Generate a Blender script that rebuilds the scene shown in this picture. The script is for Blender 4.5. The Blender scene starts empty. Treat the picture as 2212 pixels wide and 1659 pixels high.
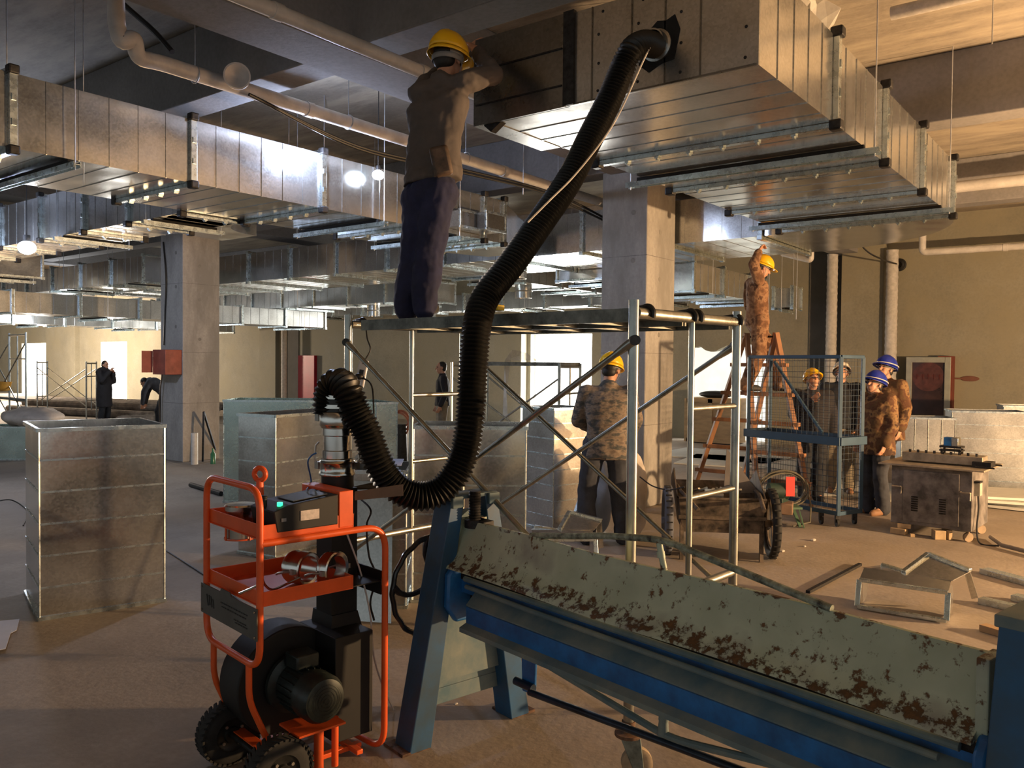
import bpy, math, random
from mathutils import Vector as V, Matrix
random.seed(7)
sc = bpy.context.scene
COL = sc.collection
R = math.radians
# ---------------------------------------------------------------- camera
AZ = R(37.6); PIT = R(-1.42); ROLL = 0.0092; HC = 1.65; FPX = 1790.0
CF = V((math.cos(AZ), math.sin(AZ), 0)); CR = V((math.sin(AZ), -math.cos(AZ), 0))
fw = V((CF.x*math.cos(PIT), CF.y*math.cos(PIT), math.sin(PIT)))
up0 = CR.cross(fw)
rt = CR*math.cos(ROLL) + up0*math.sin(ROLL)
up = rt.cross(fw)
cd = bpy.data.cameras.new('camera'); cam = bpy.data.objects.new('camera', cd); COL.objects.link(cam)
cd.sensor_width = 36; cd.lens = 36*FPX/2212; cd.clip_start = 0.05; cd.clip_end = 200
cam.matrix_world = Matrix(((rt.x, up.x, -fw.x, 0), (rt.y, up.y, -fw.y, 0), (rt.z, up.z, -fw.z, HC), (0, 0, 0, 1)))
sc.camera = cam
sc.view_settings.view_transform = 'Standard'; sc.view_settings.look = 'None'
sc.view_settings.gamma = 1; sc.view_settings.use_curve_mapping = False
sc.view_settings.exposure = 0.0
EYE = V((0, 0, HC))
def ray(px, py): return fw + rt*((px-1106)/FPX) - up*((py-829.5)/FPX)
def at_z(px, py, z): r = ray(px, py); return EYE + r*((z-HC)/r.z)
def at_d(px, py, d): r = ray(px, py); return EYE + r*(d/r.dot(CF))
def at_x(px, py, x): r = ray(px, py); return EYE + r*(x/r.x)
def at_y(px, py, y): r = ray(px, py); return EYE + r*(y/r.y)
def fr(f, r, z=0.0): return CF*f + CR*r + V((0, 0, z))
# ---------------------------------------------------------------- world and lights
w = bpy.data.worlds.new('world'); sc.world = w; w.use_nodes = True
bg = w.node_tree.nodes['Background']; bg.inputs[0].default_value = (0.72, 0.80, 0.82, 1); bg.inputs[1].default_value = 0.60
def lamp(name, kind, loc, col, e, size=0.1, to=None, **k):
    l = bpy.data.lights.new(name, kind); o = bpy.data.objects.new(name, l); COL.objects.link(o)
    l.color = col; l.energy = e; o.location = loc
    if kind in ('POINT', 'SPOT'): l.shadow_soft_size = size
    if kind == 'AREA': l.shape = 'RECTANGLE'; l.size = size; l.size_y = k.get('sy', size)
    if kind == 'SPOT': l.spot_size = R(k.get('ang', 90)); l.spot_blend = .6
    if to is not None: o.rotation_euler = (V(to)-V(loc)).to_track_quat('-Z', 'Y').to_euler()
    return o
WARM = (1.0, 0.62, 0.31); COOL = (0.62, 0.72, 1.0)
lamp('warm_work_lamp', 'POINT', (8.55, -4.3, 1.25), WARM, 4300, 0.09)
lamp('white_lamp_near', 'POINT', (4.92, 6.12, 3.56), COOL, 90, 0.05)
lamp('white_lamp_far', 'POINT', (4.15, 10.75, 2.85), COOL, 120, 0.1)
lamp('hall_fill_light', 'POINT', (9.0, 20.0, 2.6), (0.9, 0.95, 1.0), 90, 0.15)  # added fill for the far hall, no lamp seen there
lamp('wall_fill_light', 'POINT', (11.5, 33, 2.3), (1.0, 0.80, 0.60), 4200, 0.3)  # added to brighten the far left wall, source unseen
for nm, p0, p1, en in (('daylight_far', 103, 47, 260), ('daylight_left', 274, 218, 300), ('daylight_door', 1278, 1146, 420)):
    y0, y1 = at_x(p0, 800, 17.2).y, at_x(p1, 800, 17.2).y
    lamp(nm, 'AREA', (17.34, (y0+y1)/2, 1.2), (1, .97, .9), en, y1-y0, to=(0, (y0+y1)/2, 1.2), sy=2.4)
lamp('room_lamp', 'AREA', (19.0, 6.2, 3.3), (1, .98, .93), 200, 1.5, to=(19.2, 6.2, 0))
# ---------------------------------------------------------------- mesh builder
def wm(o):
    m = Matrix.Identity(4)
    while o is not None: m = o.matrix_basis @ m; o = o.parent
    return m
class MB:
    def __init__(s): s.v = []; s.f = []
    def add(s, vs, fs):
        n = len(s.v); s.v += [V(x) for x in vs]; s.f += [[n+i for i in f] for f in fs]; return s
    def box(s, c, size, rot=None):
        x, y, z = [q/2 for q in size]; c = V(c)
        vs = [V((a*x, b*y, e*z)) for e in (-1, 1) for b in (-1, 1) for a in (-1, 1)]
        if rot is not None: vs = [rot @ q for q in vs]
        return s.add([c+q for q in vs], [(0, 2, 3, 1), (4, 5, 7, 6), (0, 1, 5, 4), (2, 6, 7, 3), (0, 4, 6, 2), (1, 3, 7, 5)])
    def bb(s, a, b):
        a, b = V(a), V(b); return s.box((a+b)/2, [abs(q) for q in (b-a)])
    def bar(s, p0, p1, wd, ht, hint=(0, 0, 1)):
        p0, p1 = V(p0), V(p1); d = p1-p0; L = d.length; d.normalize(); h = V(hint)
        sx = d.cross(h)
        if sx.length < 1e-4: sx = d.cross(V((1, 0, 0)))
        sx.normalize(); u = sx.cross(d)
        return s.box((p0+p1)/2, (L, wd, ht), Matrix((d, sx, u)).transposed())
    def prism(s, pts, ext):
        pts = [V(p) for p in pts]; e = V(ext); n = len(pts)
        nn = V((0, 0, 0))
        for i in range(n): nn += (pts[i]).cross(pts[(i+1) % n])
        if nn.dot(e) < 0: pts.reverse()
        return s.add(pts+[p+e for p in pts], [list(range(n))[::-1], list(range(n, 2*n))] + [(i, (i+1) % n, n+(i+1) % n, n+i) for i in range(n)])
    def tube(s, pts, r, seg=10, closed=False, cap=True):
        pts = [V(p) for p in pts]; n = len(pts); rs = r if isinstance(r, (list, tuple)) else [r]*n
        T = []
        for i in range(n):
            a = pts[i-1] if (i or closed) else pts[i]; b = pts[(i+1) % n] if (i < n-1 or closed) else pts[i]
            t = (b-a); T.append(t.normalized() if t.length > 1e-9 else V((0, 0, 1)))
        u = T[0].orthogonal().normalized(); vs = []; 
        for i in range(n):
            u = (u - T[i]*u.dot(T[i]));
            u = u.normalized() if u.length > 1e-6 else T[i].orthogonal().normalized()
            w_ = T[i].cross(u)
            for k in range(seg):
                a = 2*math.pi*k/seg; vs.append(pts[i] + (u*math.cos(a)+w_*math.sin(a))*rs[i])
        fs = []
        for i in range(n if closed else n-1):
            j = (i+1) % n
            for k in range(seg):
                l = (k+1) % seg; fs.append((i*seg+k, i*seg+l, j*seg+l, j*seg+k))
        if cap and not closed: fs += [list(range(seg))[::-1], [(n-1)*seg+k for k in range(seg)]]
        return s.add(vs, fs)
    def lathe(s, p0, ax, prof, seg=24, cap=False):
        p0 = V(p0); ax = V(ax).normalized(); u = ax.orthogonal().normalized(); w_ = ax.cross(u)
        vs = []; n = len(prof)
        for t, r in prof:
            for k in range(seg):
                a = 2*math.pi*k/seg; vs.append(p0+ax*t+(u*math.cos(a)+w_*math.sin(a))*max(r, 1e-4))
        fs = [(i*seg+k, i*seg+(k+1) % seg, (i+1)*seg+(k+1) % seg, (i+1)*seg+k) for i in range(n-1) for k in range(seg)]
        if cap: fs += [list(range(seg))[::-1], [(n-1)*seg+k for k in range(seg)]]
        return s.add(vs, fs)
    def cyl(s, p0, p1, r, r1=None, seg=16):
        p0, p1 = V(p0), V(p1); return s.lathe(p0, p1-p0, [(0, r), ((p1-p0).length, r if r1 is None else r1)], seg, True)
    def ell(s, c, rad, rot=None, seg=14, rings=9):
        c = V(c); vs = []; 
        for i in range(1, rings):
            th = math.pi*i/rings
            for k in range(seg):
                a = 2*math.pi*k/seg; vs.append(V((rad[0]*math.sin(th)*math.cos(a), rad[1]*math.sin(th)*math.sin(a), rad[2]*math.cos(th))))
        vs += [V((0, 0, rad[2])), V((0, 0, -rad[2]))]
        if rot is not None: vs = [rot @ q for q in vs]
        fs = [(i*seg+k, (i+1)*seg+k, (i+1)*seg+(k+1) % seg, i*seg+(k+1) % seg) for i in range(rings-2) for k in range(seg)]
        T = len(vs)-2; B = T+1; m = (rings-2)*seg
        fs += [(T, k, (k+1) % seg) for k in range(seg)] + [(B, m+(k+1) % seg, m+k) for k in range(seg)]
        return s.add([c+q for q in vs], fs)
    def cap(s, p0, p1, r0, r1, seg=12):
        p0, p1 = V(p0), V(p1); d = p1-p0; L = d.length
        if L < 1e-5: return s.ell(p0, (r0, r0, r0))
        prof = [(-r0*math.cos(a), r0*math.sin(a)) for a in (0.02, .5, 1.05)] + [(0, r0), (L, r1)] + [(L+r1*math.cos(a), r1*math.sin(a)) for a in (1.05, .5, .02)]
        return s.lathe(p0, d, prof, seg, True)
    def torus(s, c, ax, r, rr, seg=32, s2=10):
        ax = V(ax).normalized(); u = ax.orthogonal().normalized(); w_ = ax.cross(u)
        return s.tube([V(c)+(u*math.cos(2*math.pi*k/seg)+w_*math.sin(2*math.pi*k/seg))*r for k in range(seg)], rr, s2, closed=True)
    def build(s, name, m, parent=None, world=False, ang=35, bevel=0.0, sub=0):
        vs = s.v
        if world and parent is not None:
            inv = wm(parent).inverted(); vs = [inv @ q for q in vs]
        me = bpy.data.meshes.new(name); me.from_pydata([tuple(q) for q in vs], [], s.f); me.validate(); me.update()
        me.materials.append(m)
        if ang:
            me.polygons.foreach_set('use_smooth', [True]*len(me.polygons)); me.set_sharp_from_angle(angle=R(ang))
        o = bpy.data.objects.new(name, me); COL.objects.link(o)
        if parent is not None: o.parent = parent
        if bevel:
            b = o.modifiers.new('bevel', 'BEVEL'); b.width = bevel; b.segments = 2; b.limit_method = 'ANGLE'; b.angle_limit = R(40)
        return o
def tag(o, label, cat=None, group=None, kind=None):
    o['label'] = label
    if cat: o['category'] = cat
    if group: o['group'] = group
    if kind: o['kind'] = kind
    return o
def thing(name, label, cat, loc=(0, 0, 0), rz=0.0, group=None):
    o = bpy.data.objects.new(name, None); COL.objects.link(o); o.empty_display_size = .2
    o.location = loc; o.rotation_euler = (0, 0, rz); return tag(o, label, cat, group)
def struct(name, mb, m, label=None, **k):
    o = mb.build(name, m, **k); o['kind'] = 'structure'
    if label: o['label'] = label
    return o
KIDS = {}
def dup(o, parent=None, loc=None, rz=None, label=None, group=None):
    c = o.copy(); COL.objects.link(c)
    if parent is not None: c.parent = parent
    if loc is not None: c.location = loc
    if rz is not None: c.rotation_euler = (0, 0, rz)
    if label: c['label'] = label
    if group: c['group'] = group
    for ch in [q for q in list(COL.objects) if q.parent == o]: dup(ch, c)
    return c
def arc(c, u, v_, r, a0, a1, n=6):
    c, u, v_ = V(c), V(u), V(v_)
    return [c+u*(r*math.cos(a0+(a1-a0)*i/n))+v_*(r*math.sin(a0+(a1-a0)*i/n)) for i in range(n+1)]
def rounded(pts, r, n=5):
    pts = [V(p) for p in pts]; out = [pts[0]]
    for i in range(1, len(pts)-1):
        a, b, c = pts[i-1], pts[i], pts[i+1]; ra = min(r, (a-b).length*.49, (c-b).length*.49)
        p, q = b+(a-b).normalized()*ra, b+(c-b).normalized()*ra
        for k in range(n+1):
            t = k/n; out.append(p*(1-t)**2+b*2*t*(1-t)+q*t*t)
    return out+[pts[-1]]
def spline(pts, n=8):
    pts = [V(p) for p in pts]; P = [pts[0]*2-pts[1]]+pts+[pts[-1]*2-pts[-2]]; out = []
    for i in range(1, len(P)-2):
        for k in range(n):
            t = k/n; a, b, c, d = P[i-1], P[i], P[i+1], P[i+2]
            out.append(.5*((2*b)+(c-a)*t+(2*a-5*b+4*c-d)*t*t+(3*b-a-3*c+d)*t**3))
    return out+[pts[-1]]
# ---------------------------------------------------------------- materials
def newmat(name):
    m = bpy.data.materials.new(name); m.use_nodes = True; nt = m.node_tree
    return m, nt, nt.nodes['Principled BSDF']
def N(nt, t, **k):
    n = nt.nodes.new(t)
    for a, b in k.items():
        if a in n.inputs: n.inputs[a].default_value = b
        else: setattr(n, a, b)
    return n
def ramp(nt, fac, stops, const=False):
    r = nt.nodes.new('ShaderNodeValToRGB'); e = r.color_ramp.elements
    while len(e) < len(stops): e.new(.5)
    for i, (p, c) in enumerate(stops):
        e[i].position = p; e[i].color = (*c, 1) if len(c) == 3 else c
    if const: r.color_ramp.interpolation = 'CONSTANT'
    nt.links.new(fac, r.inputs[0]); return r
def coords(nt, scale=(1, 1, 1), kind='Object'):
    tc = N(nt, 'ShaderNodeTexCoord'); mp = N(nt, 'ShaderNodeMapping'); mp.inputs['Scale'].default_value = scale
    nt.links.new(tc.outputs[kind], mp.inputs[0]); return mp.outputs[0]
def pmat(name, col, rough=.6, metal=0.0, var=.12, sc_=8.0, bump=0.0, col2=None, stretch=(1, 1, 1), rv=.1, emit=None, alpha=None, coat=0):
    m, nt, b = newmat(name); L = nt.links; co = coords(nt, stretch)
    n = N(nt, 'ShaderNodeTexNoise', Scale=sc_, Detail=6.0, Roughness=.62); L.new(co, n.inputs['Vector'])
    c2 = col2 or tuple(max(0, q*(1-var*2)) for q in col); c1 = tuple(min(1, q*(1+var)) for q in col)
    r = ramp(nt, n.outputs[0], [(.32, c2), (.68, c1)]); L.new(r.outputs[0], b.inputs['Base Color'])
    b.inputs['Metallic'].default_value = metal
    if rv:
        mr = N(nt, 'ShaderNodeMapRange'); L.new(n.outputs[0], mr.inputs[0]); mr.inputs['To Min'].default_value = max(.03, rough-rv); mr.inputs['To Max'].default_value = min(1, rough+rv)
        L.new(mr.outputs[0], b.inputs['Roughness'])
    else: b.inputs['Roughness'].default_value = rough
    if bump:
        bp = N(nt, 'ShaderNodeBump', Strength=bump, Distance=.01); L.new(n.outputs[0], bp.inputs['Height']); L.new(bp.outputs[0], b.inputs['Normal'])
    if emit: b.inputs['Emission Color'].default_value = (*emit[0], 1); b.inputs['Emission Strength'].default_value = emit[1]
    if alpha is not None: b.inputs['Alpha'].default_value = alpha
    if coat: b.inputs['Coat Weight'].default_value = coat
    return m
def galv(name, col=(.60, .61, .60), rough=.145, sp=75.0, amt=.30, wav=.25):
    m, nt, b = newmat(name); L = nt.links; co = coords(nt)
    vo = N(nt, 'ShaderNodeTexVoronoi', Scale=sp); L.new(co, vo.inputs['Vector'])
    n = N(nt, 'ShaderNodeTexNoise', Scale=3.0, Detail=5.0); L.new(co, n.inputs['Vector'])
    sepc = N(nt, 'ShaderNodeSeparateColor'); L.new(vo.outputs['Color'], sepc.inputs[0])
    mx = N(nt, 'ShaderNodeMath', operation='MULTIPLY_ADD'); L.new(sepc.outputs[0], mx.inputs[0]); mx.inputs[1].default_value = .30; L.new(n.outputs[0], mx.inputs[2])
    r = ramp(nt, mx.outputs[0], [(.25, tuple(q*(1-amt) for q in col)), (1.0, tuple(min(1, q*(1+amt*.6)) for q in col))]); L.new(r.outputs[0], b.inputs['Base Color'])
    mr = N(nt, 'ShaderNodeMapRange'); L.new(mx.outputs[0], mr.inputs[0]); mr.inputs['To Min'].default_value = rough-.01; mr.inputs['To Max'].default_value = rough+.08
    L.new(mr.outputs[0], b.inputs['Roughness']); b.inputs['Metallic'].default_value = .92
    n2 = N(nt, 'ShaderNodeTexNoise', Scale=1.8, Detail=1.0); L.new(co, n2.inputs['Vector'])
    bp = N(nt, 'ShaderNodeBump', Strength=wav, Distance=.05); L.new(n2.outputs[0], bp.inputs['Height']); L.new(bp.outputs[0], b.inputs['Normal'])
    return m
def concrete(name, c1, c2, rough=.85, board=0.0, stain=None, bscale=3.0):
    m, nt, b = newmat(name); L = nt.links; co = coords(nt)
    n = N(nt, 'ShaderNodeTexNoise', Scale=.9, Detail=9.0, Roughness=.65); L.new(co, n.inputs['Vector'])
    n3 = N(nt, 'ShaderNodeTexNoise', Scale=28.0, Detail=4.0); L.new(co, n3.inputs['Vector'])
    r = ramp(nt, n.outputs[0], [(.3, c2), (.7, c1)])
    mx = N(nt, 'ShaderNodeMixRGB', blend_type='MULTIPLY'); mx.inputs[0].default_value = .35; L.new(r.outputs[0], mx.inputs[1])
    g = ramp(nt, n3.outputs[0], [(.3, (.6, .6, .6)), (.62, (1, 1, 1))]); L.new(g.outputs[0], mx.inputs[2]); out = mx.outputs[0]
    if stain:
        co2 = coords(nt, stain[1]); n4 = N(nt, 'ShaderNodeTexNoise', Scale=1.0, Detail=7.0, Roughness=.7); L.new(co2, n4.inputs['Vector'])
        g2 = ramp(nt, n4.outputs[0], [(.44, (1, 1, 1)), (.62, (0, 0, 0))])
        m2 = N(nt, 'ShaderNodeMixRGB'); L.new(g2.outputs[0], m2.inputs[0]); m2.inputs[1].default_value = (*stain[0], 1); L.new(out, m2.inputs[2]); out = m2.outputs[0]
    L.new(out, b.inputs['Base Color']); b.inputs['Roughness'].default_value = rough
    bp = N(nt, 'ShaderNodeBump', Strength=.25, Distance=.01); L.new(n3.outputs[0], bp.inputs['Height']); L.new(bp.outputs[0], b.inputs['Normal'])
    return m
def camo(name, cols, sc_=9.0, rough=.9, st=(1, 1, 1)):
    m, nt, b = newmat(name); L = nt.links; co = coords(nt, st)
    n = N(nt, 'ShaderNodeTexNoise', Scale=sc_, Detail=3.0, Roughness=.6); L.new(co, n.inputs['Vector'])
    k = len(cols); r = ramp(nt, n.outputs[0], [((.0 if i == 0 else .32+.36*i/k), c) for i, c in enumerate(cols)], const=False)
    L.new(r.outputs[0], b.inputs['Base Color']); b.inputs['Roughness'].default_value = rough
    n2 = N(nt, 'ShaderNodeTexNoise', Scale=14.0, Detail=3.0); L.new(co, n2.inputs['Vector'])
    bp = N(nt, 'ShaderNodeBump', Strength=.5, Distance=.02); L.new(n2.outputs[0], bp.inputs['Height']); L.new(bp.outputs[0], b.inputs['Normal'])
    return m
M = {}
M['galv'] = galv('galvanised_sheet')
M['galv_dull'] = galv('galvanised_dull', (.46, .47, .46), .26)
M['galv_dark'] = galv('galvanised_dark', (.2, .2, .19), .24, 60)
M['galv_green'] = galv('galvanised_green_light', (.50, .60, .57), .22, 60, .15)  # cyan-green of the window light put into the metal colour
M['strip'] = pmat('zinc_strip', (.62, .70, .72), .28, 1, .1, 20)
M['dark_steel'] = pmat('dark_steel', (.035, .034, .035), .5, .6, .3, 30)
M['black_fill'] = pmat('matt_black_fill', (.012, .012, .012), .9, 0, .3, 30)
M['rod'] = pmat('zinc_rod', (.55, .57, .6), .4, .7, .1, 20)
M['floor'] = concrete('floor_concrete', (.42, .355, .285), (.22, .185, .15), .82, stain=((.30, .25, .20), (.6, 1.5, 1)))
M['slab'] = concrete('slab_concrete', (.34, .30, .24), (.22, .195, .165), .9, stain=((.42, .37, .29), (2.4, .5, 1)))
M['beam'] = concrete('beam_concrete', (.30, .29, .29), (.19, .185, .185), .9)
M['column'] = concrete('column_concrete', (.46, .44, .41), (.36, .345, .325), .85, stain=((.25, .24, .22), (1.4, 1.4, .5)))
M['wall'] = concrete('wall_concrete', (.30, .285, .225), (.21, .20, .158), .88, stain=((.255, .235, .17), (.5, .5, .5)))
M['white_wall'] = pmat('white_wall', (.78, .78, .75), .7, 0, .04, 3)
M['pvc'] = pmat('white_pvc', (.62, .60, .58), .38, 0, .1, 6)
M['wrap'] = pmat('white_wrap', (.50, .48, .45), .75, 0, .12, 14)
M['cable'] = pmat('black_cable', (.012, .012, .013), .5, 0, .2, 20)
M['day'] = pmat('bright_daylight', (.9, .9, .9), .6, 0, .0, 1, emit=((1, .97, .90), 9.0), rv=0)
M['bulb'] = pmat('bulb_white', (.9, .9, .9), .3, 0, 0, 1, emit=((.75, .84, 1), 60.0), rv=0)
# ================================================================ the setting
XW = 17.2; ZS = 4.52
struct('floor', MB().bb((-9, -9, -.2), (22, 54, 0)), M['floor'], 'dusty brown grey concrete floor', ang=0)
struct('ceiling', MB().bb((-9, -9, ZS), (22, 54, ZS+.2)), M['slab'], 'bare concrete slab overhead', ang=0)
BX = [-.36, 4.03, 8.42, 12.81]; BY = [-3.23, 4.57, 12.37, 20.17, 27.97, 35.8]
for x in BX: struct('concrete_beam', MB().bb((x, -9, 3.9), (x+.32, 54, ZS-.002)), M['beam'], ang=0, bevel=.01)
for y in BY: struct('concrete_beam', MB().bb((-9, y, 3.87), (XW, y+.5, ZS-.001)), M['beam'], ang=0, bevel=.01)
# openings in the back wall
def wy(px): return at_x(px, 800, XW).y
OP = [(wy(103), wy(47), 0.0, 2.4), (wy(274), wy(218), 0.0, 2.4), (wy(1278), wy(1146), 0.0, 2.4), (wy(1655), wy(1488), 0.0, 2.12)]
OP.sort()
wl = MB(); y = -9.0
for a, b, z0, z1 in OP:
    wl.bb((XW, y, 0), (XW+.25, a, ZS)); wl.bb((XW, a, z1), (XW+.25, b, ZS)); y = b
wl.bb((XW, y, 0), (XW+.25, 54, ZS))
a, b = OP[0][0], OP[0][1]
yy = [a+(b-a)*i/14 for i in range(15)]
zz = [0, .03, .0, .02, .01, .03, .05, .04, .10, .17, .19, .15, .05, .09, .04]
wl.prism([(XW+.01, yy[i], 2.13) for i in range(15)]+[(XW+.01, yy[i], 2.12-zz[i]*.9) for i in range(14, -1, -1)], (.2, 0, 0))
struct('wall_back', wl, M['wall'], 'long concrete back wall with bright openings', ang=0)
for i, (a, b, z0, z1) in enumerate(OP[1:]):
    mb = MB().bb((XW+.26, a-.3, 0), (XW+.28, b+.3, 2.7)); struct('window_%d' % (i+1), mb, M['day'], 'opening filled with blown-out daylight', ang=0)
a, b = OP[0][0], OP[0][1]
rb = MB(); rb.bb((20.6, a-2.5, 0), (20.8, b+3, 3.4)); rb.bb((XW+.3, b+2.9, 0), (20.8, b+3, 3.4)); rb.bb((XW+.3, a-2.5, 0), (20.8, a-2.4, 3.4)); rb.bb((XW+.3, a-2.5, 3.4), (20.8, b+3, 3.5))
struct('wall_side_room', rb, M['white_wall'], 'white walls of the finished room beyond the broken opening', ang=0)
fl = MB().bb((XW+.26, a-2.3, .0), (20.6, b+2.8, .012)); struct('floor_side_room', fl, M['white_wall'], ang=0)
# pilasters and recess on the back wall
for k, (p0, p1, z1) in enumerate([(110, 142, 4.5), (128, 172, 4.5), (573, 608, 4.5), (1062, 1138, 4.5), (1822, 1912, 4.5)]):
    y0, y1 = wy(p1), wy(p0); struct('concrete_pilaster', MB().bb((XW-.22-.01*k, y0, 0), (XW+.01, y1, z1)), M['wall'], ang=0, bevel=.01)
for p0, p1 in [(1747, 1790), (1805, 1822), (622, 646)]:  # flat dark strips paint in the shade of wall recesses
    y0, y1 = wy(p1), wy(p0); struct('recess_strip_1', MB().bb((XW-.03, y0, 0), (XW+.01, y1, 4.4)), pmat('dark_recess_shade', (.10, .095, .085), .9, 0, .1, 3), 'dark strip standing for the shade of a back wall recess', ang=0)
# columns
def column(x0, y0, wx, wy_, label):
    mb = MB().bb((x0, y0, 0), (x0+wx, y0+wy_, 3.9)); t = mb.build('concrete_column', M['column'], ang=0, bevel=.012); t['kind'] = 'structure'; t['label'] = label
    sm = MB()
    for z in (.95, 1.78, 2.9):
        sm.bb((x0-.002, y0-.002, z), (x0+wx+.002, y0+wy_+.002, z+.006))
    s = sm.build('form_joint', pmat('joint_shadow', (.2, .19, .18), .9), t, ang=0)  # grey bands paint in the shadow line of each form joint
    h = MB()
    for z in (1.45, 2.2, 2.85, 3.4):
        for q in (.3,):
            h.cyl((x0-.003, y0+wy_*q, z), (x0, y0+wy_*q, z), .03, seg=12); h.cyl((x0+wx*.45, y0-.003, z-.2), (x0+wx*.45, y0, z-.2), .028, seg=12)
    h.build('tie_hole', pmat('tie_hole_grey', (.24, .23, .21), .9), t)
    return t
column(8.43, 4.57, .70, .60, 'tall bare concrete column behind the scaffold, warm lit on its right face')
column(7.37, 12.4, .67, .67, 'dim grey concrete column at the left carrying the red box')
# ================================================================ ducts
RIB = .235
def ribs(mb, ax, s0, s1, c0, c1, z0, z1, r=.004):
    n = max(1, round((s1-s0)/RIB))
    for i in range(1, n):
        s = s0+(s1-s0)*i/n
        for (p, q) in (((s, c0, z0), (s, c0, z1)), ((s, c1, z0), (s, c1, z1)), ((s, c0, z0), (s, c1, z0))):
            p, q = [(t[0], t[1], t[2]) if ax == 'X' else (t[1], t[0], t[2]) for t in (p, q)]
            mb.bar(p, q, .010, .008)
def S(ax, s, c, z): return V((s, c, z)) if ax == 'X' else V((c, s, z))
def flange(ax, s, c0, c1, z0, z1, parent, t=.035, w_=.028, clips=True):
    mb = MB()
    for (p, q) in ((S(ax, s, c0-t/2, z0-t/2), S(ax, s, c1+t/2, z0-t/2)), (S(ax, s, c0-t/2, z1+t/2), S(ax, s, c1+t/2, z1+t/2)), (S(ax, s, c0-t/2, z0), S(ax, s, c0-t/2, z1)), (S(ax, s, c1+t/2, z0), S(ax, s, c1+t/2, z1))):
        mb.bar(p, q, w_*2 if p.z == q.z else t, t if p.z == q.z else w_*2, (0, 0, 1) if p.z == q.z else S(ax, 1, 0, 0))
    if not clips:
        for c in (c0-t/2, c1+t/2):
            for z in (z0-t/2, z1+t/2): mb.box(S(ax, s, c, z), (.06, .06, .055))
    o = mb.build('flange', M['strip'], parent, world=True, ang=0, bevel=.003)
    if not clips: return
    for c in (c0-t/2, c1+t/2):
        for z in (z0-t/2, z1+t/2): MB().box(S(ax, s, c, z), (.075, .075, .065)).build('corner_piece', M['dark_steel'], o, world=True, ang=0, bevel=.012)
    n = int((c1-c0)/.25)
    for i in range(1, n+1):
        c = c0+(c1-c0)*i/(n+1); k = MB().box(S(ax, s, c, z0-t-.004), (.045, .03, .02)); k.bar(S(ax, s-.02, c, z0-t-.02), S(ax, s+.02, c, z0-t-.02), .012, .012)
        k.build('clip', M['strip'], o, world=True, ang=0)
    for i in (1, 2):
        z = z0+(z1-z0)*i/3
        for c in (c0-t, c1+t): MB().box(S(ax, s, c, z), (.03, .02, .045) if ax == 'X' else (.02, .03, .045)).build('clip', M['strip'], o, world=True, ang=0)
def duct(label, ax, secs, c0, c1, z0, z1, group=None, m='galv', fl=True, clips=True, open0=False, ends=(True, True)):
    t = thing('air_duct', label, 'air duct', S(ax, secs[0], (c0+c1)/2, z0), 0, group)
    for i in range(len(secs)-1):
        a, b = secs[i], secs[i+1]; mb = MB()
        p, q = S(ax, a, c0, z0), S(ax, b, c1, z1)
        mb.bb([min(p[k], q[k]) for k in range(3)], [max(p[k], q[k]) for k in range(3)]); ribs(mb, ax, a, b, c0, c1, z0, z1)
        mb.build('duct_section', M[m], t, world=True, ang=0)
    if fl:
        for i, s in enumerate(secs):
            if (i == 0 and not ends[0]) or (i == len(secs)-1 and not ends[1]): continue
            flange(ax, s, c0, c1, z0, z1, t, clips=clips)
    return t
def hanger(label, ax, s, c0, c1, z, ztop=ZS, over=.12, group='channel hangers under the ducts', below=.09):
    a, b = S(ax, s, c0-over, z-.055), S(ax, s, c1+over, z-.055)
    t = thing('trapeze_hanger', label, 'duct hanger', (a+b)/2, 0, group)
    mb = MB(); mb.bar(a, b, .05, .006); 
    off = S(ax, .024, 0, 0)
    mb.bar(a-off+V((0, 0, -.0)), b-off, .004, .042); mb.bar(a+off, b+off, .004, .042)
    mb.build('channel', M['strip'], t, world=True, ang=0)
    MB().bar(S(ax, s, c0-.02, z-.026), S(ax, s, c1+.02, z-.026), .045, .04).build('shadow_gap_strip', M['black_fill'], t, world=True, ang=0)  # black strip paints in the shadow gap between channel and duct
    for e in (a, b):
        f = 1 if e is b else -1; p = e - S(ax, 0, .035*f, 0)
        MB().cyl((p.x, p.y, z-below), (p.x, p.y, ztop), .0045, seg=8).build('threaded_rod', M['rod'], t, world=True)
    return t
# --- big near duct
DZ0, DZ1 = 3.12, 3.64
BIG = duct('big near galvanised duct overhead with the black hose plugged into its end panel', 'X', [3.98, 5.17, 6.33, 7.55, 8.9], 1.55, 3.2, DZ0, DZ1, ends=(False, True))
ep = MB()
XE = 3.97
ep.bb((XE-.008, 1.55, DZ0), (XE+.01, 2.66, DZ1))
ep.build('end_panel', M['galv_dull'], BIG, world=True, ang=0)
sm = MB()
for px in (1280, 1365, 1437, 1513):
    yv = at_x(px, 200, XE).y; sm.bar((XE-.010, yv, DZ0), (XE-.010, yv, DZ1), .008, .006, (1, 0, 0))
sm.bar((XE-.010, 1.56, DZ0+.004), (XE-.010, 3.2, DZ0+.004), .012, .01)
sm.build('panel_seam', M['galv_dark'], BIG, world=True, ang=0)
rv = MB()
for yv in (1.60, 1.95, 2.2, 2.45):
    for zv in (DZ0+.05, DZ0+.2, DZ0+.36, DZ0+.48): MB().lathe((XE-.008, yv+.02*math.sin(zv*40), zv), (-1, 0, 0), [(0, .009), (.004, .007), (.006, 0)], 8).build('rivet', M['dark_steel'], BIG, world=True)
dk = MB(); dk.bb((XE-.02, 3.202, DZ0-.004), (XE+.7, 3.36, DZ1)); dk.bb((XE-.022, 2.68, DZ0-.004), (XE-.009, 3.36, DZ1+.004))
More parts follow.
